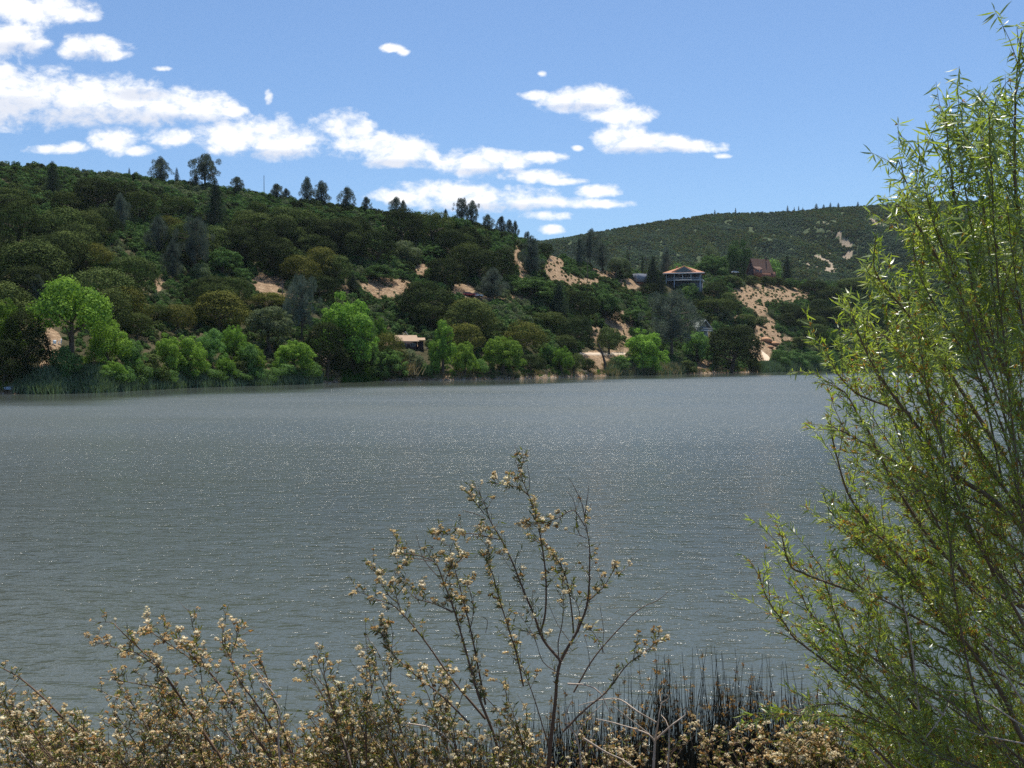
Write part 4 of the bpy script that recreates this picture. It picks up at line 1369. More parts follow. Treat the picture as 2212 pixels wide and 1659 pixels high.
def tuft(name, mt, n, lean, wid, seed):
    r = np.random.default_rng(seed)
    P = np.stack([r.normal(scale=0.35, size=n), r.normal(scale=0.35, size=n), np.zeros(n)], 1)
    D = np.stack([r.normal(scale=lean, size=n) + 0.12, r.normal(scale=lean, size=n), np.ones(n)], 1)
    tv = np.array([[-wid, 0, 0], [wid, 0, 0], [wid * 0.7, 0.6, 0.03], [-wid * 0.7, 0.6, 0.03], [0, 1.0, 0.12]])
    Mx = frames(D, r.uniform(0, 6.28, n))
    sc = r.uniform(0.6, 1.1, n)
    v, f = stamp(tv, [[0, 1, 2, 3]], P, Mx, sc)
    v2, f2 = stamp(tv, [[3, 2, 4]], P, Mx, sc)
    ob = bpy.data.objects.new(name, mesh_np(name, [(v, f), (v2, f2)], mt))
    hidden3.objects.link(ob)


tuft('tuft_00', M['cattail'], 44, 0.16, 0.035, 1)
tuft('tuft_01', M['cattail'], 40, 0.22, 0.040, 2)
tuft('tuft_02', M['dry'], 60, 0.35, 0.030, 3)
tuft('tuft_03', M['lawn'], 60, 0.35, 0.035, 4)


def shore_band(x0, x1, n, d0, d1, s0, s1, kinds, name, label, wet=0.0):
    x = rng.uniform(x0, x1, n)
    s_ = PX(x)
    Y_ = shore(s_) + rng.uniform(d0, d1, n)
    Z_ = np.maximum(height(s_, Y_), -0.25) - 0.05
    scatter(name, np.stack([s_ * Y_, Y_, Z_], 1), rng.uniform(s0, s1, n), np.ones(n), hidden3, rng.choice(kinds, n), label)


shore_band(40, 235, 1100, -0.8, 5, 1.1, 2.0, [0, 0, 1], 'cattail_bed', 'blue-green cattails swept to one side along the left far shore')
shore_band(225, 690, 2300, -0.5, 3.2, 0.9, 1.7, [0, 1], 'cattail_bed', 'dull cattail fringe along the far shore under the bright trees')
shore_band(1310, 1475, 800, -0.5, 8, 1.4, 2.6, [0, 1, 2], 'cattail_bed', 'mixed grey reeds on the far shore right of the tan clearing')
shore_band(1640, 2212, 3000, -0.5, 9, 1.6, 2.8, [0, 1], 'cattail_bed', 'dark reed fringe on the far shore in front of the light green strip')
shore_band(738, 822, 900, -1.0, 16, 0.9, 1.6, [3], 'shore_grass', 'vivid green grassy point beside the driftwood')
shore_band(800, 860, 260, 5, 16, 0.8, 1.2, [3, 2], 'shore_grass', 'yellow-green grass above the left end of the beach')
shore_band(0, 2212, 1500, 0.5, 3.5, 0.5, 1.1, [2, 2, 3], 'dry_grass', 'dry tufts of grass along the far waterline')
shore_band(866, 886, 60, 2, 6, 2.5, 4.0, [2], 'dry_reeds', 'dry tan reed clump standing on the beach')

# small stones along the far waterline
g = np.random.default_rng(8)
rb = []
ICO = (np.array([[1, 0, 0], [-1, 0, 0], [0, 1, 0], [0, -1, 0], [0, 0, 1], [0, 0, -1]], float),
       np.array([[0, 2, 4], [2, 1, 4], [1, 3, 4], [3, 0, 4], [2, 0, 5], [1, 2, 5], [3, 1, 5], [0, 3, 5]]))
n = 900
x = np.concatenate([g.uniform(0, 1700, 500), g.uniform(780, 1320, 400)])
s_ = PX(x)
Y_ = shore(s_) + g.uniform(-0.4, 1.4, n)
P = np.stack([s_ * Y_, Y_, np.maximum(height(s_, Y_), 0)], 1)
v, f = stamp(ICO[0], ICO[1], P, frames(rdir(n, g), g.uniform(0, 6, n)), np.stack([g.uniform(.1, .45, n), g.uniform(.1, .4, n), g.uniform(.06, .22, n)], 1))
tag(new('shore_stones', mesh_np('shore_stones', [(v, f)], M['rock'])), 'pale stones scattered along the far waterline', None, None, 'stuff')

# ------------------------------------------------------------------ buildings
M['terracotta'] = plain('terracotta_tiles', (0.38, 0.165, 0.085), 0.8, 0.25, 2.0)
M['whitepaint'] = plain('white_paint', (0.55, 0.57, 0.60), 0.5, 0.08, 1.0)
M['bluegrey'] = plain('blue_grey_wall', (0.12, 0.14, 0.18), 0.7, 0.15, 1.0)
M['glassdark'] = plain('dark_window_glass', (0.03, 0.035, 0.045), 0.12, 0.1, 1.0, 0.8)
M['shedwall'] = plain('grey_cladding', (0.22, 0.24, 0.29), 0.6, 0.12, 1.0)
M['shedtrim'] = plain('light_grey_trim', (0.50, 0.52, 0.55), 0.6, 0.1, 1.0)
M['brick'] = plain('red_brown_brick', (0.24, 0.09, 0.05), 0.9, 0.25, 2.0)
M['shingle'] = plain('brown_shingles', (0.120, 0.066, 0.048), 0.9, 0.4, 1.2)
M['redwood'] = plain('red_brown_boards', (0.24, 0.12, 0.09), 0.85, 0.25, 1.5)
M['darkwood'] = plain('dark_boards', (0.045, 0.030, 0.032), 0.85, 0.3, 1.5)
M['greyroof'] = plain('weathered_grey_roof', (0.24, 0.26, 0.23), 0.8, 0.3, 1.2)
M['greysiding'] = plain('grey_siding', (0.26, 0.28, 0.29), 0.8, 0.15, 1.2)
M['tanroof'] = plain('tan_roofing', (0.34, 0.235, 0.155), 0.85, 0.12, 1.0)
M['tanroofedge'] = plain('pale_roof_edge', (0.44, 0.32, 0.23), 0.8, 0.1, 1.0)
M['carred'] = plain('red_car_paint', (0.45, 0.03, 0.025), 0.3, 0.05, 1.0, 0.5)
M['carwhite'] = plain('white_car_paint', (0.75, 0.75, 0.74), 0.3, 0.05, 1.0, 0.5)
M['rubber'] = plain('black_rubber', (0.02, 0.02, 0.02), 0.8, 0.1, 1.0)
M['plastic'] = plain('white_plastic', (0.75, 0.80, 0.82), 0.4, 0.05, 1.0)
M['hull'] = plain('pale_blue_grey_hull', (0.42, 0.47, 0.54), 0.4, 0.1, 2.0)
M['pavedirt'] = plain('pale_packed_earth', (0.60, 0.47, 0.34), 0.95, 0.15, 0.6)
M['redearth'] = plain('red_earth_boulder', (0.40, 0.22, 0.12), 0.95, 0.35, 1.2, 0.2, 0, 0.1)


def place(name, label, cat, x, ybase, rz=0.0, Y=None, group=None, ref=None):
    if Y is None or Y < 0:
        Y0 = Y
        s_, Y = ground_hit(x, ybase)
    else:
        s_ = ray(x, ybase)[0]
    z = EYE + ray(x, ybase)[1] * Y
    e = new(name, None, None, (s_ * Y, Y, z))
    e.rotation_euler = (0, 0, rz)
    tag(e, label, cat, group)
    if ref:
        e.scale = (Y / ref, Y / ref, Y / ref)
    print('placed', name, label[:30], round(Y), round(z, 1), round(float(height(s_, Y)), 1))
    return e, Y / FOC


def window(parent, c, w, h, face='-y', pane='glassdark'):
    """frame with sill and pane, set a little proud of the wall"""
    x, y, z = c
    fr = MB()
    t = 0.10
    if face == '-y':
        fr.box((x, y, z + h / 2), (w + 2 * t, 0.12, t)).box((x, y, z - h / 2), (w + 2 * t, 0.16, t))
        fr.box((x - w / 2 - t / 2, y, z), (t, 0.12, h - t)).box((x + w / 2 + t / 2, y, z), (t, 0.12, h - t)).box((x, y, z), (0.06, 0.10, h - t))
        f = fr.build('window', M['whitepaint'] if pane != 'plain' else M['shedtrim'], parent)
        MB().box((x, y + 0.03, z), (w, 0.05, h - t)).build('pane', M['glassdark'], f)
    else:
        fr.box((x, y, z + h / 2), (0.12, w + 2 * t, t)).box((x, y, z - h / 2), (0.16, w + 2 * t, t))
        fr.box((x, y - w / 2 - t / 2, z), (0.12, t, h - t)).box((x, y + w / 2 + t / 2, z), (0.12, t, h - t))
        f = fr.build('window', M['shedtrim'], parent)
        MB().box((x - 0.03, y, z), (0.05, w, h - t)).build('pane', M['glassdark'], f)
    return f


# house with the red hip roof and two storey veranda
H, k = place('house', 'two storey house with an orange tiled hip roof and white columned veranda', 'house', 1477, 627, R(-14), ref=505.0)
wd = 21.0
MB().box((0, 6.0, 0.9), (17.5, 9.0, 7.8)).build('lower_wall', M['bluegrey'], H)
MB().box((0, 5.5, 6.6), (17.0, 8.0, 3.5)).build('upper_wall', M['bluegrey'], H)
MB().box((0, 3.9, 4.92), (19.4, 13.2, 0.32)).build('deck', M['whitepaint'], H)
hx, yf, yb_, ze, za = wd / 2, -3.6, 12.0, 8.62, 12.2
rv = [(-hx, yf, ze), (hx, yf, ze), (hx, yb_, ze), (-hx, yb_, ze), (-1.6, 4.2, za), (1.2, 4.2, za),
      (-hx, yf, ze - 0.12), (hx, yf, ze - 0.12), (hx, yb_, ze - 0.12), (-hx, yb_, ze - 0.12)]
MB().poly(rv, [(0, 1, 5, 4), (1, 2, 5), (2, 3, 4, 5), (3, 0, 4), (0, 6, 7, 1), (1, 7, 8, 2), (2, 8, 9, 3), (3, 9, 6, 0), (6, 9, 8, 7)]).build('roof', M['terracotta'], H)
gab = [(-5.6, -2.6, 8.95), (5.4, -2.6, 8.95), (0.4, -2.6, 11.75), (-5.6, 0.6, 8.95), (5.4, 0.6, 8.95), (0.4, 3.4, 11.9)]
MB().poly(gab, [(0, 1, 2), (0, 2, 5, 3), (1, 4, 5, 2), (0, 3, 4, 1)]).build('gable_window', M['glassdark'], H)
mb = MB()
for (a, b_) in [((-6.4, -2.75, 8.85), (0.4, -2.75, 12.0)), ((6.4, -2.75, 8.85), (0.4, -2.75, 12.0))]:
    mb.tube([a, b_], 0.2, 4)
mb.build('gable_edge', M['terracotta'], H)
mb = MB()
for (a, b_) in [((-2.3, -2.7, 9.9), (-1.0, -2.7, 9.0)), ((3.0, -2.7, 9.9), (1.6, -2.7, 9.0)), ((-0.4, -2.7, 10.9), (1.1, -2.7, 10.9))]:
    mb.tube([a, b_], 0.06, 4)
mb.build('gable_brace', M['shedtrim'], H)
MB().box((0, yf - 0.1, ze - 0.32), (wd + 0.2, 0.24, 0.46)).box((-hx - 0.1, 4.2, ze - 0.32), (0.24, 15.4, 0.46)).build('fascia', M['whitepaint'], H)
for i, px_ in enumerate([-8.6, -4.6, -0.4, 3.7, 8.3]):
    MB().box((px_, -2.5, 6.75), (0.34, 0.34, 3.35)).build('column', M['whitepaint'], H)
for px_ in [-8.6, -4.6, 8.3]:
    MB().box((px_, -2.5, 1.4), (0.34, 0.34, 6.7)).build('column', M['whitepaint'], H)
rl = MB().box((0, -2.66, 6.12), (17.0, 0.08, 0.08)).box((0, -2.66, 5.22), (17.0, 0.08, 0.06))
for i in range(69):
    rl.box((-8.4 + i * 0.247, -2.66, 5.67), (0.05, 0.05, 0.84))
rl.build('railing', M['whitepaint'], H)
for px_ in (-6.4, -2.2, 1.9, 6.2):
    window(H, (px_, 1.44, 6.7), 2.4, 1.9)
for px_ in (-6.4, 1.9):
    window(H, (px_, 1.44, 2.2), 2.0, 1.7)
MB().box((-3.9, 4.6, 11.9), (0.9, 0.9, 1.2)).build('chimney', M['brick'], H)

# grey shed on a brick footing
S_, k = place('shed', 'flat topped grey clad shed on a red brown footing beside the tan bank', 'shed', 1377, 609.5, R(32), ref=492.0)
MB().box((1.0, 0, 2.0), (6.4, 4.6, 3.9)).build('wall', M['shedwall'], S_)
MB().box((1.0, 0, 4.02), (6.7, 4.9, 0.14)).build('roof', M['shedtrim'], S_)
mb = MB()
for i in range(15):
    mb.box((-2.0 + i * 0.43, -2.33, 2.0), (0.05, 0.04, 3.8))
for i in range(10):
    mb.box((-2.23, -2.1 + i * 0.46, 2.0), (0.04, 0.05, 3.8))
mb.build('cladding_rib', M['shedtrim'], S_)['kind'] = 'stuff'
MB().box((-2.24, -2.34, 2.0), (0.18, 0.18, 3.9)).build('corner_trim', M['whitepaint'], S_)
MB().box((1.2, 0.2, -2.0), (5.6, 3.8, 4.1)).build('footing', M['brick'], S_)

# brown steep roofed cabin
C_, k = place('cabin', 'brown shingled cabin with a steep roof reaching almost to the ground', 'cabin', 1641, 594, R(24), Y=610)
L_, hd, hh = 14.0, 4.6, 9.8
th = 0.35
rf = MB().poly([(-L_ / 2, -hd, 1.0), (L_ / 2, -hd, 1.0), (L_ / 2, 0, hh), (-L_ / 2, 0, hh), (-L_ / 2, -hd + th, 0.85), (L_ / 2, -hd + th, 0.85), (L_ / 2, 0, hh - th * 1.6), (-L_ / 2, 0, hh - th * 1.6)],
               [(0, 1, 2, 3), (0, 4, 5, 1), (1, 5, 6, 2), (3, 7, 4, 0), (4, 7, 6, 5)])
rf.poly([(-L_ / 2, hd, 1.0), (L_ / 2, hd, 1.0), (L_ / 2, 0, hh), (-L_ / 2, 0, hh), (-L_ / 2, hd - th, 0.85), (L_ / 2, hd - th, 0.85), (L_ / 2, 0, hh - th * 1.6), (-L_ / 2, 0, hh - th * 1.6)],
        [(3, 2, 1, 0), (1, 5, 4, 0), (2, 6, 5, 1), (0, 4, 7, 3), (5, 6, 7, 4)])
rf.build('roof', M['shingle'], C_)
for sx in (-1, 1):
    x0 = sx * (L_ / 2 - 0.7)
    MB().poly([(x0, -hd + 0.5, -3), (x0, hd - 0.5, -3), (x0, hd - 0.5, 1.4), (x0, 0, hh - 1.1), (x0, -hd + 0.5, 1.4)], [(0, 1, 2, 3, 4)]).build('gable_wall', M['darkwood'], C_)
MB().box((0, 0, -0.8), (L_ - 1.5, hd * 2 - 1.2, 4.4)).build('wall', M['redwood'], C_)
MB().poly([(-7.4, -5.9, 3.1), (-2.2, -5.9, 3.1), (-2.2, -3.0, 4.7), (-7.4, -3.0, 4.7), (-7.4, -5.9, 2.9), (-2.2, -5.9, 2.9), (-2.2, -3.0, 4.5), (-7.4, -3.0, 4.5)],
          [(0, 1, 2, 3), (0, 4, 5, 1), (4, 7, 6, 5), (0, 3, 7, 4), (1, 5, 6, 2)]).build('porch_roof', M['shingle'], C_)
MB().box((-4.8, -4.4, 1.0), (4.6, 2.2, 4.2)).build('dormer_wall', M['redwood'], C_)
window(C_, (-3.4, -5.54, 1.7), 1.0, 1.9, pane='plain')
window(C_, (-5.6, -5.54, 1.9), 1.6, 1.2, pane='plain')
window(C_, (L_ / 2 - 0.62, 0, 4.6), 1.8, 1.6, '+x')
window(C_, (L_ / 2 - 0.62, 0, 1.4), 2.6, 1.6, '+x')
MB().box((4.2, -0.8, 10.1), (0.6, 0.6, 2.2)).build('chimney', M['darkwood'], C_)
MB().box((9.6, 0.5, 0.0), (3.8, 3.0, 4.0)).box((9.6, 0.5, 2.1), (4.4, 3.6, 0.2)).build('side_porch', M['redwood'], C_)

# small grey gabled house
G_, k = place('house', 'little weathered grey house with a pale gabled roof and a balcony', 'house', 1521, 727, R(34), ref=418.0)
gw, gl, we, wr = 2.9, 6.8, 4.2, 7.0
MB().box((0, gl / 2, 0.6), (gw * 2 - 0.7, gl - 0.5, 7.2)).build('wall', M['greysiding'], G_)
MB().poly([(-gw + .35, 0.25, we), (gw - .35, 0.25, we), (0, 0.25, wr - 0.4)], [(0, 1, 2)]).build('gable_wall', M['darkwood'], G_)
for sx in (-1, 1):
    MB().poly([(sx * (gw + 0.35), -0.9, we - 0.3), (sx * (gw + 0.35), gl + 0.4, we - 0.3), (0, gl + 0.4, wr), (0, -0.9, wr),
               (sx * (gw + 0.35), -0.9, we - 0.5), (sx * (gw + 0.35), gl + 0.4, we - 0.5), (0, gl + 0.4, wr - 0.2), (0, -0.9, wr - 0.2)],
              [(0, 1, 2, 3), (0, 3, 7, 4), (4, 7, 6, 5), (0, 4, 5, 1)]).build('roof_slope', M['greyroof'], G_)
mb = MB()
mb.tube([(-gw - .35, -0.95, we - .4), (0, -0.95, wr - .1)], 0.13, 4).tube([(gw + .35, -0.95, we - .4), (0, -0.95, wr - .1)], 0.13, 4)
mb.build('barge_board', M['shedtrim'], G_)
MB().box((0, -0.9, 2.35), (gw * 2, 2.3, 0.2)).build('balcony', M['whitepaint'], G_)
mb = MB().box((0, -2.0, 3.5), (gw * 2, 0.08, 0.1))
for i in range(15):
    mb.box((-gw + 0.1 + i * 0.4, -2.0, 2.95), (0.22, 0.05, 1.0))
mb.build('balcony_railing', M['greysiding'], G_)
window(G_, (0.5, 0.18, 4.6), 1.2, 1.1)
window(G_, (-0.6, 0.18, 1.2), 1.3, 1.1)

# tan roofed shoreside cabin
T_, k = place('cabin', 'low cabin with a flat looking tan roof and dark walls near the beach', 'cabin', 884, 750, R(7), ref=287.0)
MB().poly([(-3.9, -1.6, 1.75), (2.8, -1.6, 1.75), (2.2, 3.2, 3.55), (-4.3, 3.2, 3.55), (-3.9, -1.6, 1.6), (2.8, -1.6, 1.6), (2.2, 3.2, 3.4), (-4.3, 3.2, 3.4)],
          [(0, 1, 2, 3), (4, 7, 6, 5), (0, 3, 7, 4), (1, 5, 6, 2), (2, 6, 7, 3)]).build('roof', M['tanroof'], T_)
MB().box((-0.55, -1.66, 1.64), (6.8, 0.12, 0.24)).build('roof_edge', M['tanroofedge'], T_)
MB().poly([(2.25, -1.0, 2.05), (4.6, -1.0, 2.05), (4.6, 2.0, 2.8), (2.25, 2.0, 2.8), (2.25, -1.0, 1.9), (4.6, -1.0, 1.9), (4.6, 2.0, 2.65), (2.25, 2.0, 2.65)],
          [(0, 1, 2, 3), (4, 7, 6, 5), (0, 4, 5, 1), (1, 5, 6, 2), (0, 3, 7, 4)]).build('side_roof', M['tanroof'], T_)
MB().box((-0.6, 1.0, 0.3), (5.8, 4.0, 2.6)).build('wall', M['darkwood'], T_)
MB().box((3.3, 0.8, 0.4), (1.6, 2.0, 2.8)).build('side_wall', M['darkwood'], T_)
window(T_, (-1.6, -1.06, 0.7), 1.2, 0.8, pane='plain')
window(T_, (1.0, -1.06, 0.7), 1.2, 0.8, pane='plain')
MB().tube([(-1.75, 3.0, 3.5), (-1.0, 3.0, 4.45), (-0.25, 3.0, 3.5)], 0.05, 4).box((-1.0, 3.0, 4.5), (0.4, 0.1, 0.12)).build('roof_frame', M['whitepaint'], T_)


def car(x, yb_, rz, mat, label, Y=None):
    e, k_ = place('parked_car', label, 'car', x, yb_, rz, Y)
    body = MB().poly([(-2.1, -.85, .35), (2.1, -.85, .35), (2.1, -.85, .85), (1.0, -.85, .95), (-1.9, -.85, .95), (-2.1, -.85, .8),
                      (-2.1, .85, .35), (2.1, .85, .35), (2.1, .85, .85), (1.0, .85, .95), (-1.9, .85, .95), (-2.1, .85, .8)],
                     [(0, 1, 2, 3, 4, 5), (11, 10, 9, 8, 7, 6), (0, 6, 7, 1), (1, 7, 8, 2), (2, 8, 9, 3), (3, 9, 10, 4), (4, 10, 11, 5), (5, 11, 6, 0)])
    body.poly([(-1.3, -.7, 1.42), (.3, -.7, 1.42), (.3, .7, 1.42), (-1.3, .7, 1.42), (-1.3, -.7, 1.36), (.3, -.7, 1.36), (.3, .7, 1.36), (-1.3, .7, 1.36)],
              [(0, 1, 2, 3), (0, 4, 5, 1), (2, 6, 7, 3), (1, 5, 6, 2), (0, 3, 7, 4)])
    body.build('body', mat, e)
    MB().poly([(-1.8, -.78, .95), (.95, -.78, .95), (.3, -.68, 1.37), (-1.3, -.68, 1.37), (-1.8, .78, .95), (.95, .78, .95), (.3, .68, 1.37), (-1.3, .68, 1.37)],
              [(0, 1, 2, 3), (7, 6, 5, 4), (1, 5, 6, 2), (0, 3, 7, 4)]).build('windows', M['glassdark'], e)
    for wx in (-1.35, 1.35):
        for wy in (-.82, .82):
            MB().tube([(wx, wy - .1, .33), (wx, wy + .1, .33)], 0.33, 10).build('wheel', M['rubber'], e)
    return e


car(1013, 640, R(15), M['carred'], 'red car parked on the hill road beneath the tall dark oak')
car(1030, 642, R(-20), M['carwhite'], 'white car just right of the red one on the hill road')
car(1588, 590, R(8), M['carwhite'], 'white car parked at the left end of the brown cabin', Y=604)

# upturned boat at the left
B_, k = place('rowing_boat', 'pale blue-grey rowing boat lying upturned under the dark shore trees', 'boat', 30, 842, R(12), Y=159.5)
vv, ff = [], []
nx, na = 13, 9
for i in range(nx):
    u_ = -1 + 2 * i / (nx - 1)
    wdt = 0.75 * (1 - abs(u_) ** 2.6) + 0.02
    for j in range(na):
        a = math.pi * j / (na - 1)
        vv.append((u_ * 1.5, -math.cos(a) * wdt, 0.05 + math.sin(a) ** 0.8 * 0.55 * (1 - 0.35 * abs(u_) ** 3)))
for i in range(nx - 1):
    for j in range(na - 1):
        ff.append([i * na + j, (i + 1) * na + j, (i + 1) * na + j + 1, i * na + j + 1])
new('hull', mesh_np('hull', [(vv, ff)], M['hull'], True), B_)
MB().tube([(u_ * 1.5, 0, 0.62 * (1 - 0.35 * abs(u_) ** 3)) for u_ in np.linspace(-0.97, 0.97, 9)], 0.03, 4).build('keel', M['shedtrim'], B_)

# white garden chairs on the lit earth at the left
for (x, y, rz, lab) in [(118, 748, 0.4, 'white plastic garden chair on lit earth, left one of two'), (129, 745, -0.9, 'white plastic garden chair on lit earth, right one of two')]:
    e, k = place('garden_chair', lab, 'chair', x, y, rz, None, 'white garden chairs')
    MB().box((0, 0, 0.45), (0.55, 0.55, 0.06)).build('seat', M['plastic'], e)
    MB().box((0, 0.27, 0.80), (0.55, 0.05, 0.66)).build('backrest', M['plastic'], e)
    for sx in (-.24, .24):
        MB().box((sx * 1.15, 0, 0.66), (0.05, 0.5, 0.05)).build('armrest', M['plastic'], e)
        for sy in (-.24, .24):
            MB().box((sx, sy, 0.19), (0.05, 0.05, 0.46)).build('leg', M['plastic'], e)

# picnic table by the water and small table by the tan cabin
for (x, y, sc_, mt, lab, nm) in [(1261, 807, 1.15, 'deadwood', 'pale picnic table with benches on the shore under the dark green tree', 'picnic_table'),
                                 (918, 756, 0.8, 'whitepaint', 'small white outdoor table right of the tan roofed cabin', 'garden_table')]:
    e, k = place(nm, lab, 'table', x, y, 0.2)
    e.scale = (sc_, sc_, sc_)
    MB().box((0, 0, 0.76), (1.9, 0.8, 0.06)).build('table_top', M[mt], e)
    if nm == 'picnic_table':
        for sy in (-.75, .75):
            MB().box((0, sy, 0.45), (1.9, 0.28, 0.05)).build('bench', M[mt], e)
    for sx in (-.7, .7):
        MB().tube([(sx, -.6 if nm[0] == 'p' else -.3, 0), (sx, -.2, .73)], .05, 4).build('leg', M[mt], e)
        MB().tube([(sx, .6 if nm[0] == 'p' else .3, 0), (sx, .2, .73)], .05, 4).build('leg', M[mt], e)


# pale road across the clearing and the sandy path, laid on the slope
def ribbon(name, top, bot, lift, mat, label):
    V, F = [], []
    for i, (a, b_) in enumerate(zip(top, bot)):
        for p in (a, b_):
            s__, Y__ = ground_hit(*p)
            V.append((s__ * Y__, Y__, float(height(s__, Y__)) + lift))
        s__, Y__ = ground_hit(*b_)
        V.append((s__ * Y__, Y__ - 0.15, float(height(s__, Y__)) - 0.7))
    for i in range(len(top) - 1):
        F.append([3 * i + 1, 3 * i + 4, 3 * i + 3, 3 * i])
        F.append([3 * i + 2, 3 * i + 5, 3 * i + 4, 3 * i + 1])
    tag(new(name, mesh_np(name, [(V, F)], mat)), label, kind='structure')


xs_ = np.linspace(1252, 1352, 14)
ribbon('road', [(x, 763.5) for x in xs_], [(x, 768.5 - abs(x - 1290) * 0.03) for x in xs_], 0.22, M['pavedirt'], 'pale dirt road crossing the tan clearing above the shore')
ribbon('path', [(1644, 757), (1650, 762), (1658, 769), (1664, 775), (1662, 782), (1650, 790)], [(1644, 761), (1646, 768), (1650, 775), (1651, 780), (1648, 785), (1640, 790)],
       0.2, M['pavedirt'], 'pale sandy path curving down to the water right of the black-green oak')
e, k = place('guard_rail', 'low white rail along the right end of the pale road', 'rail', 1330, 765.5, 0.0)
MB().box((0, 0, 0.55), (5.6, 0.08, 0.22)).build('rail', M['whitepaint'], e)
for i in range(4):
    MB().box((-2.6 + i * 1.75, 0.06, 0.2), (0.12, 0.1, 0.7)).build('post', M['whitepaint'], e)

# red earth boulders at the head of the path
for (x, y, sz, lab) in [(1655, 738, 2.3, 'rounded red earth boulder, upper left of the group by the path'), (1672, 745, 1.8, 'red earth boulder, right one above the path'),
                        (1664, 752, 1.3, 'smaller red boulder directly above the sandy path'), (1683, 752, 1.1, 'small reddish boulder right of the path head')]:
    bm_v, bm_f = [], []
    nu, nv = 10, 7
    for i in range(nv):
        a = math.pi * (i + 0.5) / nv
        for j in range(nu):
            b_ = 2 * math.pi * j / nu
            d_ = np.array([math.sin(a) * math.cos(b_), math.sin(a) * math.sin(b_), math.cos(a) * 0.75])
            r_ = sz * (0.8 + 0.5 * float(vnoise(d_[0] * 2 + x, d_[1] * 2 + d_[2] * 3 + y)))
            bm_v.append(d_ * r_ * np.array([1.3, 1, .8]))
    for i in range(nv - 1):
        for j in range(nu):
            bm_f.append([i * nu + j, (i + 1) * nu + j, (i + 1) * nu + (j + 1) % nu, i * nu + (j + 1) % nu])
    s__, Y__ = ground_hit(x, y)
    o = new('boulder', mesh_np('boulder', [(bm_v, bm_f), ([bm_v[j] for j in range(nu)], [list(range(nu))])], M['redearth']), None, (s__ * Y__, Y__, float(height(s__, Y__)) + sz * 0.2))
    tag(o, lab, 'boulder', 'red earth boulders by the path')

# ------------------------------------------------------------------ foreground plants
M['mleaf'] = leafy('shrub_leaves', (0.100, 0.125, 0.026), (0.190, 0.180, 0.045), 0.35, 0.03, 0.4, scale=9.0, vary=0.25)
M['cream'] = leafy('cream_seed_fluff', (0.78, 0.67, 0.44), (0.88, 0.80, 0.60), 0.30, 0.0, 0.5, scale=30.0, vary=0.12, tcol=(1.0, 0.95, 0.8))
M['tan'] = leafy('tan_flower_buds', (0.58, 0.44, 0.23), (0.78, 0.64, 0.40), 0.25, 0.0, 0.5, scale=40.0, vary=0.2, tcol=(1.0, 0.85, 0.6))
M['rust'] = leafy('rusty_dry_flowers', (0.40, 0.25, 0.08), (0.56, 0.38, 0.15), 0.25, 0.0, 0.5, scale=40.0, vary=0.2, tcol=(1.1, 0.8, 0.5))
M['wleaf'] = leafy('willow_leaves', (0.165, 0.225, 0.028), (0.260, 0.300, 0.058), 0.52, 0.05, 0.38, scale=4.0, vary=0.25)
M['wleaf2'] = leafy('silvery_willow_leaves', (0.19, 0.26, 0.08), (0.29, 0.35, 0.15), 0.35, 0.09, 0.36, scale=4.0, vary=0.2)
M['catkin'] = leafy('spent_catkins', (0.36, 0.20, 0.05), (0.52, 0.33, 0.10), 0.3, 0.0, 0.5, scale=20.0, vary=0.2, tcol=(1.1, 0.85, 0.5))
M['reed'] = leafy('backlit_dark_reed', (0.010, 0.013, 0.011), (0.024, 0.030, 0.022), 0.0, 0.05, 0.4, scale=0.7, vary=0.35)  # green reeds seen against the light: their backlit darkness is painted into the colour
M['reedhead'] = leafy('reed_seed_head', (0.22, 0.13, 0.04), (0.36, 0.23, 0.08), 0.2, 0.0, 0.5, scale=20.0, vary=0.3, tcol=(1.1, 0.9, 0.6))

LEAF = (np.array([[0, 0, 0], [-.10, .30, .03], [.10, .30, .03], [-.075, .66, .03], [.075, .66, .03], [0, 1, -.05], [0, .3, 0], [0, .66, 0.01]]),
        np.array([[0, 6, 1], [0, 2, 6], [1, 6, 7], [1, 7, 3], [6, 2, 4], [6, 4, 7], [3, 7, 5], [7, 4, 5]]))
LEAF_LITE = (LEAF[0][:6], np.array([[0, 2, 1], [1, 2, 4], [1, 4, 3], [3, 4, 5]]))


def head_template(seed, nb=15, up=0.2):
    r = np.random.default_rng(seed)
    V, F = [], []
    core = ICO[0] * np.array([.78, .78, .70]) + np.array([0, 0, 0.1])
    V += core.tolist()
    F += ICO[1].tolist()
    for i in range(nb):
        d = r.normal(size=3)
        d[2] = abs(d[2]) + up
        d /= np.linalg.norm(d)
        a = np.cross(d, r.normal(size=3))
        a /= np.linalg.norm(a)
        b = len(V)
        V += [(d * .6 - a * .12).tolist(), (d * .6 + a * .12).tolist(), (d * 1.15 + a * .20).tolist(), (d * 1.15 - a * .20).tolist()]
        F += [[b, b + 1, b + 2], [b, b + 2, b + 3]]
    return np.array(V), np.array(F)


HEAD = [head_template(i) for i in range(3)]


def cluster_template(seed, n, spread):
    r = np.random.default_rng(seed)
    V, F, off = [], [], 0
    for i in range(n):
        hv, hf = HEAD[i % 3]
        d = r.normal(size=3) * np.array([1, 1, .6])
        d = d / np.linalg.norm(d) * spread * r.uniform(.4, 1)
        s = r.uniform(.7, 1.15)
        V.append(hv * s + d)
        F.append(hf + off)
        off += len(hv)
    return np.concatenate(V), np.concatenate(F)


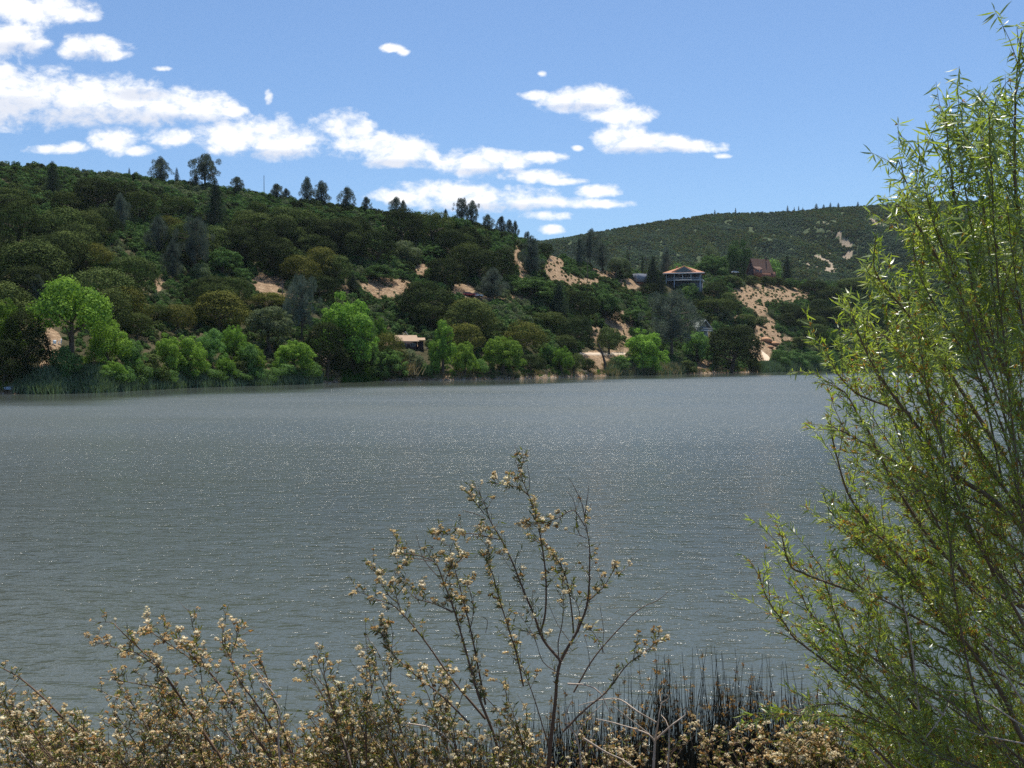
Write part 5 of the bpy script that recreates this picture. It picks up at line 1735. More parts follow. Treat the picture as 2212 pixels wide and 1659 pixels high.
CLUS = [(cluster_template(1, 5, 1.5), 'cream', 0.0080), (cluster_template(2, 4, 1.4), 'cream', 0.0088), (cluster_template(3, 6, 1.8), 'tan', 0.0062),
        (cluster_template(4, 5, 1.7), 'tan', 0.0066), (cluster_template(5, 6, 2.0), 'rust', 0.0056), (cluster_template(6, 1, 0.1), 'cream', 0.0140)]
CLUS_MESH = [mesh_np('flower_cluster', [c[0]], M[c[1]]) for c in CLUS]
LEAF_MESH = mesh_np('leaf', [LEAF], M['mleaf'])
WLEAF_MESH = [mesh_np('leaf', [(LEAF[0] * np.array([.62, 1, 1]), LEAF[1])], M['wleaf']), mesh_np('leaf', [(LEAF[0] * np.array([.62, 1, 1]), LEAF[1])], M['wleaf2'])]


def smooth(pts, step=0.03, jit=0.0, rng=RNG):
    P = np.array([tuple(p) for p in pts], float)
    if len(P) < 3:
        P = np.array([P[0], (P[0] + P[-1]) / 2 + 1e-3, P[-1]])
    E = np.vstack([2 * P[0] - P[1], P, 2 * P[-1] - P[-2]])
    out = []
    for i in range(1, len(E) - 2):
        n = max(2, int(np.linalg.norm(E[i + 1] - E[i]) / step))
        for t in np.arange(n) / n:
            out.append(0.5 * ((2 * E[i]) + (-E[i - 1] + E[i + 1]) * t + (2 * E[i - 1] - 5 * E[i] + 4 * E[i + 1] - E[i + 2]) * t * t
                              + (-E[i - 1] + 3 * E[i] - 3 * E[i + 1] + E[i + 2]) * t ** 3))
    out.append(P[-1])
    out = np.array(out)
    if jit:
        out += np.cumsum(rng.normal(scale=jit, size=out.shape), 0) * np.linspace(0, 1, len(out))[:, None]
    return out


def matrix(p, Mx, s):
    m = Matrix(((Mx[0][0] * s, Mx[0][1] * s, Mx[0][2] * s, p[0]), (Mx[1][0] * s, Mx[1][1] * s, Mx[1][2] * s, p[1]),
                (Mx[2][0] * s, Mx[2][1] * s, Mx[2][2] * s, p[2]), (0, 0, 0, 1)))
    return m


class Plant:
    """a shrub: stems are parts, the leaves and flowers that show largest are parts, the rest is one mass"""
    def __init__(self, name, label, cat, base, group=None):
        self.base = np.array(tuple(base), float)
        self.e = new(name, None, None, tuple(base))
        tag(self.e, label, cat, group)
        self.leaf = []      # pos, dir, roll, scale, meshindex
        self.clus = []
        self.twig = MB()

    def stem(self, P, r0, r1, mat, sides=6, name='stem'):
        n = len(P)
        rad = r1 + (r0 - r1) * (1 - np.linspace(0, 1, n)) ** 0.8
        mb = MB().tube(P - self.base, rad, sides, False)
        return new(name, mesh_np(name, mb.b, mat, True), self.e)

    def finish(self, leafmeshes, leaftpl, leafmats, nobj, twigmat, cnobj=300, massname='foliage'):
        def inview(p):
            x, y = project(p[0], p[1], p[2])
            return 0 < x < 2212 and 0 < y < 1659
        rr = random.Random(5)
        if self.leaf:
            arr = list(self.leaf)
            rr.shuffle(arr)
            vis = [a for a in arr if inview(a[0])]
            vis.sort(key=lambda a: -a[3] / a[0][1])
            top = vis[:nobj]
            ids = set(id(a) for a in top)
            rest = [a for a in arr if id(a) not in ids]
            for p, d, ro, s, mi in top:
                Mx = frames(np.array([d]), np.array([ro]))[0]
                o_ = new('leaf', leafmeshes[mi], self.e)
                o_.matrix_local = matrix(np.array(p) - self.base, Mx, s)
            for mi in range(len(leafmeshes)):
                sub = [a for a in rest if a[4] == mi]
                if not sub:
                    continue
                P = np.array([a[0] for a in sub]) - self.base
                Mx = frames(np.array([a[1] for a in sub]), np.array([a[2] for a in sub]))
                v, f = stamp(leaftpl[mi][0], leaftpl[mi][1], P, Mx, np.array([a[3] for a in sub]))
                tag(new(massname, mesh_np(massname, [(v, f)], leafmats[mi]), self.e), kind='stuff')
        if self.clus:
            arr = list(self.clus)
            rr.shuffle(arr)
            vis = [a for a in arr if inview(a[0])]
            vis.sort(key=lambda a: -a[3] / a[0][1] * CLUS[a[4]][2])
            top = vis[:cnobj]
            ids = set(id(a) for a in top)
            rest = [a for a in arr if id(a) not in ids]
            for p, d, ro, s, mi in top:
                Mx = frames(np.array([d]), np.array([ro]))[0]
                Mx = np.stack([Mx[:, 0], -Mx[:, 2], Mx[:, 1]], 1)     # cluster's up is the twig direction
                o_ = new('flower_cluster', CLUS_MESH[mi], self.e)
                o_.matrix_local = matrix(np.array(p) - self.base, Mx, s * CLUS[mi][2])
            for mi in range(len(CLUS)):
                sub = [a for a in rest if a[4] == mi]
                if not sub:
                    continue
                P = np.array([a[0] for a in sub]) - self.base
                Mx = frames(np.array([a[1] for a in sub]), np.array([a[2] for a in sub]))
                Mx = np.stack([Mx[:, :, 0], -Mx[:, :, 2], Mx[:, :, 1]], 2)
                v, f = stamp(CLUS[mi][0][0], CLUS[mi][0][1], P, Mx, np.array([a[3] for a in sub]) * CLUS[mi][2])
                tag(new('flowers', mesh_np('flowers', [(v, f)], M[CLUS[mi][1]]), self.e), kind='stuff')
        if self.twig.b:
            tag(new('twigs', mesh_np('twigs', self.twig.b, twigmat), self.e), kind='stuff')


rg = np.random.default_rng(21)


def dress(pl, P, start=0.4, step=0.035, bare=0.0, leafy_=1.0, flower=1.0, sc=1.0, tl=(0.03, 0.10)):
    """side twigs with leaves and flower clusters along a stem"""
    seg = np.linalg.norm(np.diff(P, axis=0), axis=1)
    L = np.concatenate([[0], np.cumsum(seg)])
    tot = L[-1]
    u = tot * start
    while u < tot:
        i = min(len(P) - 2, int(np.searchsorted(L, u)) - 1)
        i = max(i, 0)
        p = P[i] + (P[i + 1] - P[i]) * ((u - L[i]) / max(seg[i], 1e-6))
        t = P[min(i + 3, len(P) - 1)] - P[max(i - 2, 0)]
        t /= np.linalg.norm(t) + 1e-9
        # patches along the stem carry more or fewer flowers
        lump = 0.35 + 1.3 * float(vnoise(u * 9 + P[0][0] * 50, P[0][2] * 31.0, 3))
        if rg.random() < 0.80 * lump:
            d = t * 0.7 + rdir(1, rg)[0] * 0.85 + np.array([0, 0, 0.25])
            d /= np.linalg.norm(d)
            ln = rg.uniform(*tl) * sc
            q_ = [p, p + d * ln * 0.5 + rdir(1, rg)[0] * 0.004, p + d * ln + np.array([0, 0, 0.15 * ln]) + rdir(1, rg)[0] * 0.006]
            pl.twig.tube(np.array(q_) - pl.base, [0.0017, 0.0013, 0.0009], 3, False)
            for j in range(rg.poisson(4.6 * leafy_)):
                w = rg.uniform(0.1, 1)
                pos = p + (q_[2] - p) * w
                ld = d * 0.6 + rdir(1, rg)[0] * 0.8
                pl.leaf.append((pos, ld, rg.uniform(0, 6.28), rg.uniform(0.017, 0.042) * sc, 0))
            nf = rg.poisson(1.4 * flower * lump)
            for j in range(nf):
                w = rg.uniform(0.45, 1.05)
                pos = p + (q_[2] - p) * w + rdir(1, rg)[0] * 0.008
                mi = int(rg.choice([0, 1, 2, 3, 4, 5], p=[.13, .08, .33, .22, .18, .06]))
                pl.clus.append((pos, d * 0.5 + np.array([0, 0, 0.9]) + rdir(1, rg)[0] * 0.3, rg.uniform(0, 6.28), rg.uniform(0.7, 1.25) * sc, mi))
        if rg.random() < 0.7 * leafy_:
            ld = t * 0.5 + rdir(1, rg)[0] * 0.9
            pl.leaf.append((p, ld, rg.uniform(0, 6.28), rg.uniform(0.020, 0.045) * sc, 0))
        u += step * rg.uniform(0.5, 1.5)


def done(pl, nleaf=220, nclus=260):
    pl.finish([LEAF_MESH], [LEAF_LITE], [M['mleaf']], nleaf, M['stem'], nclus, 'foliage')


def CC(p):
    return (730.2 + p[0] * .4425, 924.9 + p[1] * .4425)


def LL(p):
    return (p[0] * .3521, 1265.7 + p[1] * .3521)


# the tall shrub in the middle
D0 = 5.0
main = Plant('flowering_shrub', 'tall open shrub with tan and cream flower puffs standing centre against the water', 'shrub', pt(1200, 1720, D0) + Vector((0, 0, -0.35)))
STEMS = [  # points in crop, base radius, dress start, leafiness, flowers, depth shift
 ([(1020,1750),(1035,1560),(1060,1330),(1080,1150),(1170,980),(1215,850),(1228,700),(1228,560),(1205,440)], .0125, .35, .35, .25, 0),
 ([(1205,440),(1190,370),(1150,290),(1120,245)], .003, 2, 0, 0, 0), ([(1205,440),(1215,360),(1225,285)], .003, 2, 0, 0, 0),
 ([(1170,480),(1150,350),(1110,310)], .002, 2, 0, 0, 0.02),
 ([(1090,1140),(1000,1030),(960,920),(900,780),(850,660),(790,540),(740,460),(700,360),(655,290)], .0075, .12, .5, .35, -.1),
 ([(720,440),(680,420),(605,395)], .002, 2, 0, 0, -.1), ([(715,420),(660,350),(625,320)], .0022, .2, 1, .6, -.1), ([(705,380),(690,320),(682,280)], .0015, 2, 0, 0, -.1),
 ([(985,1010),(1012,900),(1016,740),(1000,600),(975,450),(935,330),(895,215),(870,150)], .0062, .25, .9, 1.3, .1),
 ([(935,330),(880,290),(800,272),(735,262)], .0028, .2, 1.1, 1.7, .1), ([(890,215),(905,150),(900,95)], .002, .4, .2, 1.4, .1), ([(935,300),(930,220),(915,180)], .0018, 2, 0, 0, .1),
 ([(1150,1000),(1140,880),(1120,750),(1070,640),(1000,570),(930,540)], .005, .35, 1.2, 1.8, .15),
 ([(1205,480),(1150,400),(1090,430),(1010,460),(920,470)], .003, .1, .7, 1.9, 0), ([(1215,540),(1180,520),(1160,480)], .002, .3, .6, 1.4, 0),
 ([(1150,1290),(1250,1120),(1380,970),(1480,880),(1560,845),(1610,805)], .0045, 2, 0, 0, .1),
 ([(1210,855),(1290,780),(1345,690),(1350,665)], .003, .3, 1, 1.1, 0), ([(1340,700),(1370,700),(1390,705)], .0015, .3, .4, 1.2, 0),
 ([(1100,1480),(1200,1380),(1310,1290),(1420,1150),(1520,1080),(1575,1010)], .0055, .45, .9, .9, -.15),
 ([(1440,1140),(1450,1080),(1460,1030)], .002, .3, 1, 1.6, -.15), ([(1300,1100),(1260,1020),(1205,945)], .002, .3, .9, .7, 0),
 ([(1290,1100),(1295,980),(1280,860)], .0018, 2, 0, 0, 0), ([(1230,1180),(1220,1080),(1200,1010)], .0018, 2, 0, 0, .1),
 ([(830,1750),(760,1500),(680,1300),(620,1100),(560,900),(500,740),(455,650),(340,615),(225,620)], .009, .30, 1.0, 1.1, -.1),
 ([(720,1350),(690,1200),(650,1000),(600,800),(560,650),(540,560)], .006, .25, .9, 1.1, 0),
 ([(560,900),(480,860),(380,830),(330,780)], .0035, .2, 1, 1.4, -.1), ([(520,760),(545,690),(600,640),(590,600)], .003, .2, 1, 1.4, -.1),
 ([(790,545),(730,530),(650,515),(590,512),(490,520),(465,510)], .0028, .1, .8, 1.4, -.1),
 ([(640,1000),(660,900),(640,800),(620,760)], .003, .2, 1, 1.5, .05),
 ([(905,1260),(870,1100),(820,940),(780,820),(735,680),(690,610),(660,630)], .005, .15, 1.1, 1.1, .15), ([(745,700),(740,620),(725,570)], .002, .3, 1, 1, .15),
 ([(720,1420),(560,1230),(470,1100),(390,990),(280,870),(190,830),(105,790)], .0065, .45, .7, 1.0, .1),
 ([(300,880),(280,800),(265,770)], .002, .3, 1, 1.1, .1), ([(285,720),(275,690),(330,660)], .002, .1, 1, 1.4, .1), ([(400,860),(340,760),(300,720)], .002, .3, 1, .9, .1),
 ([(640,1440),(500,1300),(350,1180),(250,1070),(240,950)], .005, .3, 1, 1.2, -.1), ([(250,1060),(205,1000),(170,985)], .002, .2, 1, 1.4, -.1),
 ([(300,860),(240,810),(200,720),(155,685)], .0025, .3, .9, 1.1, .1), ([(500,740),(420,640),(385,520)], .002, 2, 0, 0, 0), ([(455,650),(330,620),(290,545)], .002, .5, .9, 1.2, 0),
 ([(1080,1150),(1075,1050),(1095,950),(1100,850),(1090,700)], .0035, .5, .6, .5, 0), ([(1130,1040),(1070,950),(1030,850)], .0018, 2, 0, 0, .1),
 ([(1085,1200),(1000,1140),(960,1020),(905,935)], .0025, .6, .3, .4, -.1), ([(1160,1000),(1180,900),(1120,760)], .0025, .5, 1.1, .6, .1),
 ([(1030,1560),(960,1330),(880,1120),(850,1050),(800,1010)], .004, .5, .9, .8, .2), ([(720,1000),(730,940),(700,920)], .002, 2, 0, 0, 0),
]
for (pts_, r0, st, lf, fl, dd) in STEMS:
    P = smooth([pt(*CC(p), D0 + dd) for p in pts_], 0.03, 0.0012, rg)
    main.stem(P, r0, 0.0011, M['stem'])
    if st < 1:
        dress(main, P, st, 0.020, leafy_=lf * 1.35 + .1, flower=fl)


def env_stems(pl, n, xfun, yfun, lean, depth, start=0.25, lf=1.0, fl=1.0, r0=.006, sc=1.0, step=.034):
    for i in range(n):
        x = xfun()
        y = yfun(x)
        d = rg.uniform(*depth)
        xb = x + rg.uniform(*lean)
        yb2 = 1790 + rg.uniform(-20, 60)
        mid = ((x * .4 + xb * .6) + rg.normal() * 18, y * .45 + yb2 * .55 + rg.normal() * 20)
        mid2 = ((x * .8 + xb * .2) + rg.normal() * 14, y * .85 + yb2 * .15 + rg.normal() * 12 - 12)
        P = smooth([pt(xb, yb2, d + .15), pt(*mid, d + .05), pt(*mid2, d), pt(x, y, d - .05)], .03, .002, rg)
        pl.stem(P, r0 * rg.uniform(.6, 1.3), .0011, M['stem'] if rg.random() < .8 else M['deadwood'], 5)
        dress(pl, P, start, step, leafy_=lf, flower=fl, sc=sc)
        for j in range(3):      # forks
            k_ = int(len(P) * rg.uniform(.3, .8))
            dd = (P[-1] - P[k_]) * rg.uniform(.35, .8) + rdir(1, rg)[0] * .12 + np.array([0, 0, .03])
            Q = smooth([P[k_], P[k_] + dd * .5 + np.array([0, 0, .02]), P[k_] + dd], .03, .002, rg)
            pl.stem(Q, .0026, .001, M['stem'], 4)
            dress(pl, Q, .15, step, leafy_=lf, flower=fl, sc=sc)


# dense skirt of the central shrub
SK_X = [560, 640, 720, 800, 900, 1000, 1080, 1160, 1260]
SK_Y = [1520, 1430, 1370, 1350, 1330, 1400, 1440, 1520, 1600]
env_stems(main, 46, lambda: 650 + 520 * rg.random() ** 1.1, lambda x: float(np.interp(x, SK_X, SK_Y)) + 290 * rg.random() ** 0.75, (20, 150), (4.6, 5.4))
done(main, 280, 300)

left2 = Plant('flowering_shrub', 'sprawling flower covered shrub leaning left, between the frame edge and the central shrub', 'shrub', pt(520, 1760, 5.2) + Vector((0, 0, -.3)))
for (pts_, r0) in [([(1900,1300),(1700,1100),(1500,830),(1330,590),(1180,450),(1060,300),(1000,262)], .009), ([(1500,1250),(1250,900),(1000,520),(880,400),(760,290),(700,235),(625,240)], .009),
                   ([(1800,1250),(1650,850),(1450,560),(1400,400),(1350,350),(1370,180)], .006), ([(1850,1200),(1700,780),(1600,480),(1480,380)], .005),
                   ([(1000,520),(850,420),(720,385),(540,345)], .004), ([(1180,450),(1100,400),(950,300),(910,250)], .003), ([(1330,590),(1250,480),(1200,330),(1150,150)], .003),
                   ([(1420,420),(1460,300),(1475,260)], .0025), ([(1200,800),(1000,640),(850,600),(600,560)], .004), ([(1240,600),(1220,450),(1180,330)], .002)]:
    P = smooth([pt(*LL(p), 5.1 + rg.uniform(-.15, .15)) for p in pts_], .03, .0012, rg)
    left2.stem(P, r0, .0012, M['stem'])
    dress(left2, P, .22, .024, leafy_=.9, flower=1.5)
env_stems(left2, 46, lambda: rg.uniform(200, 680), lambda x: float(np.interp(x, [200, 300, 420, 520, 600, 680], [1450, 1410, 1440, 1470, 1550, 1500])) + 230 * rg.random() ** .7,
          (60, 300), (4.8, 5.7))
done(left2, 260, 300)

left1 = Plant('flowering_shrub', 'low dense flower covered shrub filling the bottom left corner', 'shrub', pt(150, 1760, 5.3) + Vector((0, 0, -.3)))
P = smooth([pt(*LL(p), 5.2) for p in [(850, 1250), (700, 1100), (430, 860), (250, 680), (100, 560), (-60, 480)]], .03, .0012, rg)
left1.stem(P, .010, .0014, M['stem'])
dress(left1, P, .3, .024, leafy_=.8, flower=1.5)
env_stems(left1, 46, lambda: rg.uniform(-120, 260), lambda x: float(np.interp(x, [-100, 0, 100, 260], [1450, 1455, 1480, 1460])) + 230 * rg.random() ** .75, (60, 300), (4.8, 5.8))
done(left1, 240, 280)

right1 = Plant('flowering_shrub', 'small cream flowered shrub at the bottom beside the willow foot', 'shrub', pt(1760, 1740, 4.9) + Vector((0, 0, -.3)))
env_stems(right1, 26, lambda: rg.uniform(1690, 1900), lambda x: float(np.interp(x, [1680, 1740, 1800, 1900], [1600, 1560, 1590, 1620])) + 90 * rg.random(), (-40, 120), (4.7, 5.1), .3, .8, 1.5)
done(right1, 120, 200)

low1 = Plant('flowering_shrub', 'low rusty flowered twigs along the bottom between central shrub and reeds', 'shrub', pt(1450, 1760, 5.6) + Vector((0, 0, -.3)))
env_stems(low1, 20, lambda: rg.uniform(1240, 1680), lambda x: 1560 + 90 * rg.random(), (-120, 120), (5.3, 6.0), .35, .5, .9, sc=.9)
done(low1, 80, 140)

# pale dead branches
dead = Plant('dead_branch', 'pale sun bleached forked dead branch in front of the reeds', 'branch', pt(1412, 1700, 5.0))
for pts_, r0 in [([(1411,1720),(1412,1659),(1415,1600),(1421,1555),(1427,1515)], .009), ([(1414,1603),(1400,1586),(1343,1566),(1286,1552)], .005), ([(1414,1600),(1454,1563),(1481,1543),(1481,1528)], .006),
                 ([(1417,1560),(1377,1537),(1340,1512),(1303,1511),(1250,1525)], .0045), ([(1443,1659),(1446,1572),(1429,1543)], .005), ([(1403,1586),(1326,1526),(1318,1520)], .003),
                 ([(1427,1515),(1423,1495)], .002), ([(1427,1520),(1445,1508),(1440,1500)], .002), ([(1454,1563),(1470,1550),(1462,1541)], .002), ([(1260,1595),(1310,1625),(1345,1640),(1380,1665)], .006)]:
    dead.stem(smooth([pt(*p, 5.0 + rg.uniform(-.05, .05)) for p in pts_], .03, .001, rg), r0, .0015, M['deadwood'])
dead2 = Plant('dead_branch', 'pale curling dead branch at the right foot of the central shrub', 'branch', pt(1245, 1700, 4.9))
for pts_, r0 in [([(1226,1477),(1269,1480),(1297,1496),(1317,1538)], .0045), ([(1262,1700),(1246,1590),(1224,1562),(1226,1535),(1238,1512)], .006), ([(1246,1590),(1262,1560),(1300,1520)], .003),
                 ([(860,1560),(930,1572),(970,1600),(990,1640)], .004)]:
    dead2.stem(smooth([pt(*p, 4.85) for p in pts_], .03, .001, rg), r0, .002, M['deadwood'])
dead3 = Plant('dead_branch', 'pale bare stick rising through the flowers right of the left shrub', 'branch', pt(750, 1700, 4.7))
for pts_, r0 in [([(765,1700),(755,1640),(735,1580),(718,1540)], .007), ([(610,1700),(600,1590),(603,1530),(560,1470)], .005), ([(592,1500),(540,1430)], .003)]:
    dead3.stem(smooth([pt(*p, 4.7) for p in pts_], .03, .001, rg), r0, .002, M['deadwood'])

# ------------------------------------------------------------------ reeds at the near shore
RT_X = [-100, 400, 600, 800, 950, 1100, 1250, 1400, 1430, 1540, 1640, 1760, 1900, 2300]
RT_Y = [1500, 1500, 1460, 1490, 1470, 1480, 1450, 1400, 1380, 1370, 1380, 1420, 1470, 1500]
BR = (np.array([[-.05, 0, 0], [.05, 0, 0], [.12, .9, .1], [-.02, 1, .1]]), np.array([[0, 1, 2, 3]]))


def reed_line(x, ytop, d, lean):
    s_, t_ = ray(x, ytop)
    top = np.array([s_ * d, d, EYE + t_ * d])
    bx = top[0] - lean * 0.6
    by = d + rg.normal() * .15
    bz = min(float(bank_h(bx, by)), 0.0) - 0.1
    b = np.array([bx, by, bz])
    hgt = top[2] - bz
    bend = rg.normal(scale=.03, size=3) * hgt
    bend[2] = 0
    n = 5
    u_ = np.linspace(0, 1, n)[:, None]
    return b + (top - b) * u_ + bend * (u_ * (1 - u_)) * 2 + np.array([lean * .4, 0, 0]) * (u_ ** 2 - u_), hgt


def rand_x():
    while True:
        x = rg.uniform(-60, 2260)
        w = np.interp(x, [0, 500, 800, 1200, 1350, 1750, 1950, 2250], [.4, .55, .75, .9, 1, 1, .85, .4])
        if rg.random() < w:
            return x


mass, heads_m = MB(), []
single = []
for i in range(8800):
    x = rand_x()
    d = rg.uniform(8.2, 11.2)
    y0 = float(np.interp(x, RT_X, RT_Y))
    yt = y0 + 30 + 90 * float(vnoise(x / 38, 2.5, 9)) + 230 * rg.random() ** 0.8
    if i < 330:
        x = rg.uniform(1230, 1800) if i < 240 else x
        y0 = float(np.interp(x, RT_X, RT_Y))
        yt = y0 - 10 + 60 * float(vnoise(x / 30, 7.5, 9)) + 170 * rg.random()
        d = rg.uniform(8.0, 9.2)
    lean = rg.normal(scale=.30)
    P, hgt = reed_line(x, yt, d, lean)
    if i < 300:
        single.append(P)
    else:
        mass.tube(P, [.0058, .0052, .0045, .0033, .0012], 3, False)
        if rg.random() < .25:
            heads_m.append(P[-1] - (P[-1] - P[-2]) * rg.uniform(0.05, .25))


def seed_head(at, n, r_):
    D = rdir(n, rg) + np.array([0.0, 0, .1])
    return stamp(BR[0] * np.array([2.2, 1, 1]), BR[1], np.tile(at, (n, 1)) + rdir(n, rg) * r_ * .35, frames(D, rg.uniform(0, 6.28, n)), rg.uniform(.5, 1, n) * r_)


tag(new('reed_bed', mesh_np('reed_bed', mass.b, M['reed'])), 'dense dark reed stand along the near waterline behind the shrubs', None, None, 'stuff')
tag(new('reed_seed_tufts', mesh_np('reed_seed_tufts', [seed_head(p, 12, .026) for p in heads_m], M['reedhead'])), 'small brown seed tufts dotted among the dense reeds', None, None, 'stuff')
for P in single:
    b = P[0].copy()
    hasH = rg.random() < .5
    e = new('reed', None, None, tuple(b))
    tag(e, 'slender dark reed stalk standing in the near shallows among the tallest of the bed', 'reed', 'tall dark reeds at the near shore')
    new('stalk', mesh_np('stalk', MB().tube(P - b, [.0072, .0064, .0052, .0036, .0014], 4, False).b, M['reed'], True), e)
    if hasH:
        at = (P[-1] - (P[-1] - P[-2]) * rg.uniform(0.02, .2)) - b
        new('seed_head', mesh_np('seed_head', [seed_head(at, 14, .030)], M['reedhead']), e)

# ------------------------------------------------------------------ willow at the right
wil = Plant('willow_tree', 'young willow with narrow glossy leaves and rusty catkins filling the right side', 'tree', pt(2420, 1780, 4.6) + Vector((0, 0, -.6)))
LIMBS = [
 [(2330,1250),(2240,980),(2180,818),(2115,673),(2085,524),(2070,449),(2055,324),(2048,235)], [(2330,900),(2240,640),(2195,439),(2190,280),(2192,160),(2200,65)],
 [(2180,818),(2090,640),(2020,549),(1985,449),(1962,400),(1945,345)], [(2110,750),(2025,559),(1960,455),(1935,440)], [(2240,1100),(2020,760),(1900,600),(1888,535),(1892,500)],
 [(2212,1140),(2130,1068),(2057,1018),(1967,893),(1917,828),(1870,740),(1840,640)], [(2250,1330),(2113,1259),(2022,1178),(1987,1128),(1927,1028),(1877,928),(1830,850),(1768,830)],
 [(2300,1700),(2212,1600),(2168,1504),(2088,1389),(2022,1319),(1967,1228),(1887,1148),(1807,1118),(1780,1060)], [(2120,1700),(2057,1650),(1992,1529),(1967,1419),(1952,1304),(1940,1180)],
 [(1982,1534),(1922,1454),(1887,1379),(1880,1300)], [(2110,1700),(2032,1619),(1907,1529),(1847,1454),(1817,1354),(1772,1213)], [(2200,1690),(2032,1625),(1900,1560),(1800,1520),(1700,1545)],
 [(1932,1659),(1872,1600),(1810,1560)], [(1907,1529),(1782,1429),(1717,1379),(1697,1349),(1657,1289),(1640,1229)], [(1847,1279),(1732,1239),(1702,1219),(1682,1153)],
 [(2212,978),(2173,912),(2158,828),(2120,700),(2110,560)], [(2057,1650),(1857,1554),(1667,1544)], [(2212,1350),(2100,1150),(2050,1000),(2010,850),(1990,700)],
 [(2260,1200),(2100,950),(1980,800),(1900,720),(1850,690)], [(1967,893),(1850,850),(1800,790),(1780,740)], [(2212,700),(2150,520),(2130,380),(2110,250)], [(2260,700),(2215,520),(2180,330),(2140,240),(2110,205)],
 [(1887,1148),(1830,1060),(1800,950),(1790,900)], [(2100,1400),(1950,1320),(1850,1260),(1790,1180)], [(1940,1450),(1850,1400),(1760,1330),(1730,1270)], [(2212,1480),(2080,1420),(1990,1380)]]
XB_Y = [60, 160, 220, 340, 450, 520, 620, 700, 790, 900, 1000, 1100, 1150, 1250, 1350, 1450, 1540, 1700]
XB_X = [2185, 2150, 2060, 1940, 1960, 1890, 1870, 1830, 1785, 1785, 1780, 1790, 1760, 1745, 1755, 1750, 1725, 1730]
allimbs = []
for i, l in enumerate(LIMBS):
    allimbs.append((l, .013 if i < 9 else .007, 4.4 + rg.uniform(-.35, .35)))
for i in range(74):
    y = 120 + 1560 * rg.random() ** 0.9
    xb = float(np.interp(y, XB_Y, XB_X))
    x = xb + 5 + (2260 - xb) * rg.random() ** 1.4
    sx_ = max(x + 60, 2230) + rg.uniform(0, 180)
    if y > 900:
        sy = min(1780, y + rg.uniform(250, 520))
    else:
        sy = y + rg.uniform(480, 800)
        sx_ = x + (sx_ - x) * rg.uniform(.35, .8)
    mid = (x * .55 + sx_ * .45 + rg.normal() * 25, y * .5 + sy * .5 + rg.normal() * 30)
    m2 = (x * .85 + sx_ * .15 - 6, y * .85 + sy * .15)
    allimbs.append(([(sx_, sy), mid, m2, (x, y)], .005, 4.5 + rg.uniform(-.6, .9)))
catk = []


def willow_leaves(P, dens, sc=1.0):
    seg = np.linalg.norm(np.diff(P, axis=0), axis=1)
    L = np.concatenate([[0], np.cumsum(seg)])
    n = int(L[-1] / .0082 * dens)
    for u_ in rg.uniform(.08, 1, n) * L[-1]:
        i = max(0, min(len(P) - 2, int(np.searchsorted(L, u_)) - 1))
        p = P[i] + (P[i + 1] - P[i]) * ((u_ - L[i]) / max(seg[i], 1e-6))
        t = P[i + 1] - P[i]
        t /= np.linalg.norm(t) + 1e-9
        px_, py_ = project(*p)
        hi = np.clip((900 - py_) / 600, 0, 1)
        d = t * (.75 - .3 * hi) + rdir(1, rg)[0] * .7 + np.array([0, 0, -.15 - .45 * hi])
        s_ = rg.uniform(.028, .054) * (1 + .60 * hi) * sc
        wl = 1 if rg.random() < .22 + .35 * hi else 0
        wil.leaf.append((p, d, rg.uniform(0, 6.28), s_, wl))
        if rg.random() < .08 * (1 - .8 * hi) * (0.3 + 2.2 * max(0, float(vnoise(px_ / 60, py_ / 60, 5)) - .3)):
            catk.append((p, d))


for (l, r0, d) in allimbs:
    P = smooth([pt(*p, d + .25 * (1 - i / max(1, len(l) - 1))) for i, p in enumerate(l)], .035, .0016, rg)
    wil.stem(P, r0, .0016, M['willowbark'], 6, 'branch')
    n = len(P)
    willow_leaves(P[int(n * .55):], .9)
    k_ = int(n * .22)
    while k_ < n - 2:
        t = P[k_ + 1] - P[k_ - 1]
        t /= np.linalg.norm(t)
        d_ = t * .9 + rdir(1, rg)[0] * .55 + np.array([-.05, 0, .28])
        d_ /= np.linalg.norm(d_)
        ln = rg.uniform(.14, .42) * (1.1 - .5 * k_ / n)
        Q = smooth([P[k_], P[k_] + d_ * ln * .5 + rdir(1, rg)[0] * .015, P[k_] + d_ * ln + np.array([0, 0, -.05 * ln]) + rdir(1, rg)[0] * .03], .05, .001, rg)
        wil.twig.tube(Q - wil.base, np.linspace(.0022, .0008, len(Q)), 3, False)
        willow_leaves(Q, 1.0)
        k_ += 1 + int(rg.random() < .5)
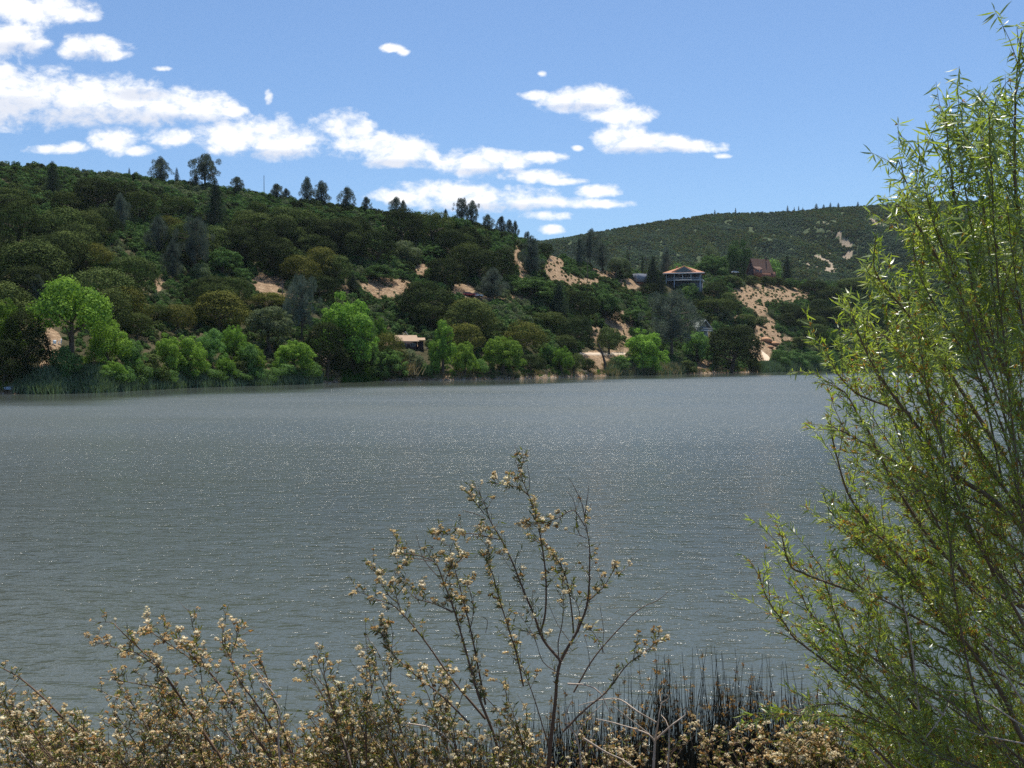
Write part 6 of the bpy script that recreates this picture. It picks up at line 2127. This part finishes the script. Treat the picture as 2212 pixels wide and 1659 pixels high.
# low tangle at the foot of the willow
for i in range(160):
    x = rg.uniform(1860, 2260)
    y = rg.uniform(1480, 1700)
    d = rg.uniform(4.6, 5.6)
    Q = smooth([pt(x + rg.uniform(20, 80), y + 140, d), pt(x + 20, y + 60, d), pt(x, y, d - .05)], .05, .002, rg)
    wil.twig.tube(Q - wil.base, np.linspace(.003, .001, len(Q)), 3, False)
    willow_leaves(Q, 1.7)
wl = (LEAF_LITE[0] * np.array([.62, 1, 1]), LEAF_LITE[1])
wil.finish(WLEAF_MESH, [wl, wl], [M['wleaf'], M['wleaf2']], 300, M['willowbark'])
cb = []
for p, d in catk:
    n = 9
    D = np.tile(d, (n, 1)) * .8 + rdir(n, rg) * .8
    P_ = np.tile(p, (n, 1)) + np.outer(rg.uniform(0, 1, n), d) * .016 - wil.base
    cb.append(stamp(BR[0] * np.array([3.2, 1, 1]), BR[1], P_, frames(D, rg.uniform(0, 6.28, n)), rg.uniform(.006, .013, n)))
tag(new('catkins', mesh_np('catkins', cb, M['catkin']), wil.e), kind='stuff')
# pale dead stems among the willow
for pts_, r0 in [([(2040,1545),(1990,1505),(1935,1460),(1905,1400),(1890,1380)], .005), ([(1985,1535),(1972,1420),(1950,1310),(1925,1290)], .005), ([(2212,1570),(2100,1500),(2010,1490)], .004),
                 ([(2212,1520),(2180,1470),(2150,1430),(2140,1380)], .005), ([(1995,1600),(2040,1540),(2055,1500)], .003), ([(1940,1600),(1955,1640),(2000,1670)], .004), ([(1880,1620),(1925,1670)], .005),
                 ([(2230,1610),(2130,1590),(2060,1575)], .004)]:
    wil.stem(smooth([pt(*p, 4.15) for p in pts_], .03, .001, rg), r0, .002, M['deadwood'], 5, 'branch')

# ------------------------------------------------------------------ the air between here and the far hill
if HAZE > 0:
    m, t, out = material('haze')
    vp = t.add('ShaderNodeVolumePrincipled')
    vp.inputs['Density'].default_value = HAZE
    vp.inputs['Color'].default_value = (0.72, 0.84, 1.0, 1)
    vp.inputs['Anisotropy'].default_value = 0.2
    t.link(vp.outputs[0], out.inputs['Volume'])
    hb = MB().box((0, 900, 170), (3000, 1960, 350))
    tag(new('haze', mesh_np('haze', hb.b, m)), 'thin blue haze over the lake and hills', None, None, 'stuff')
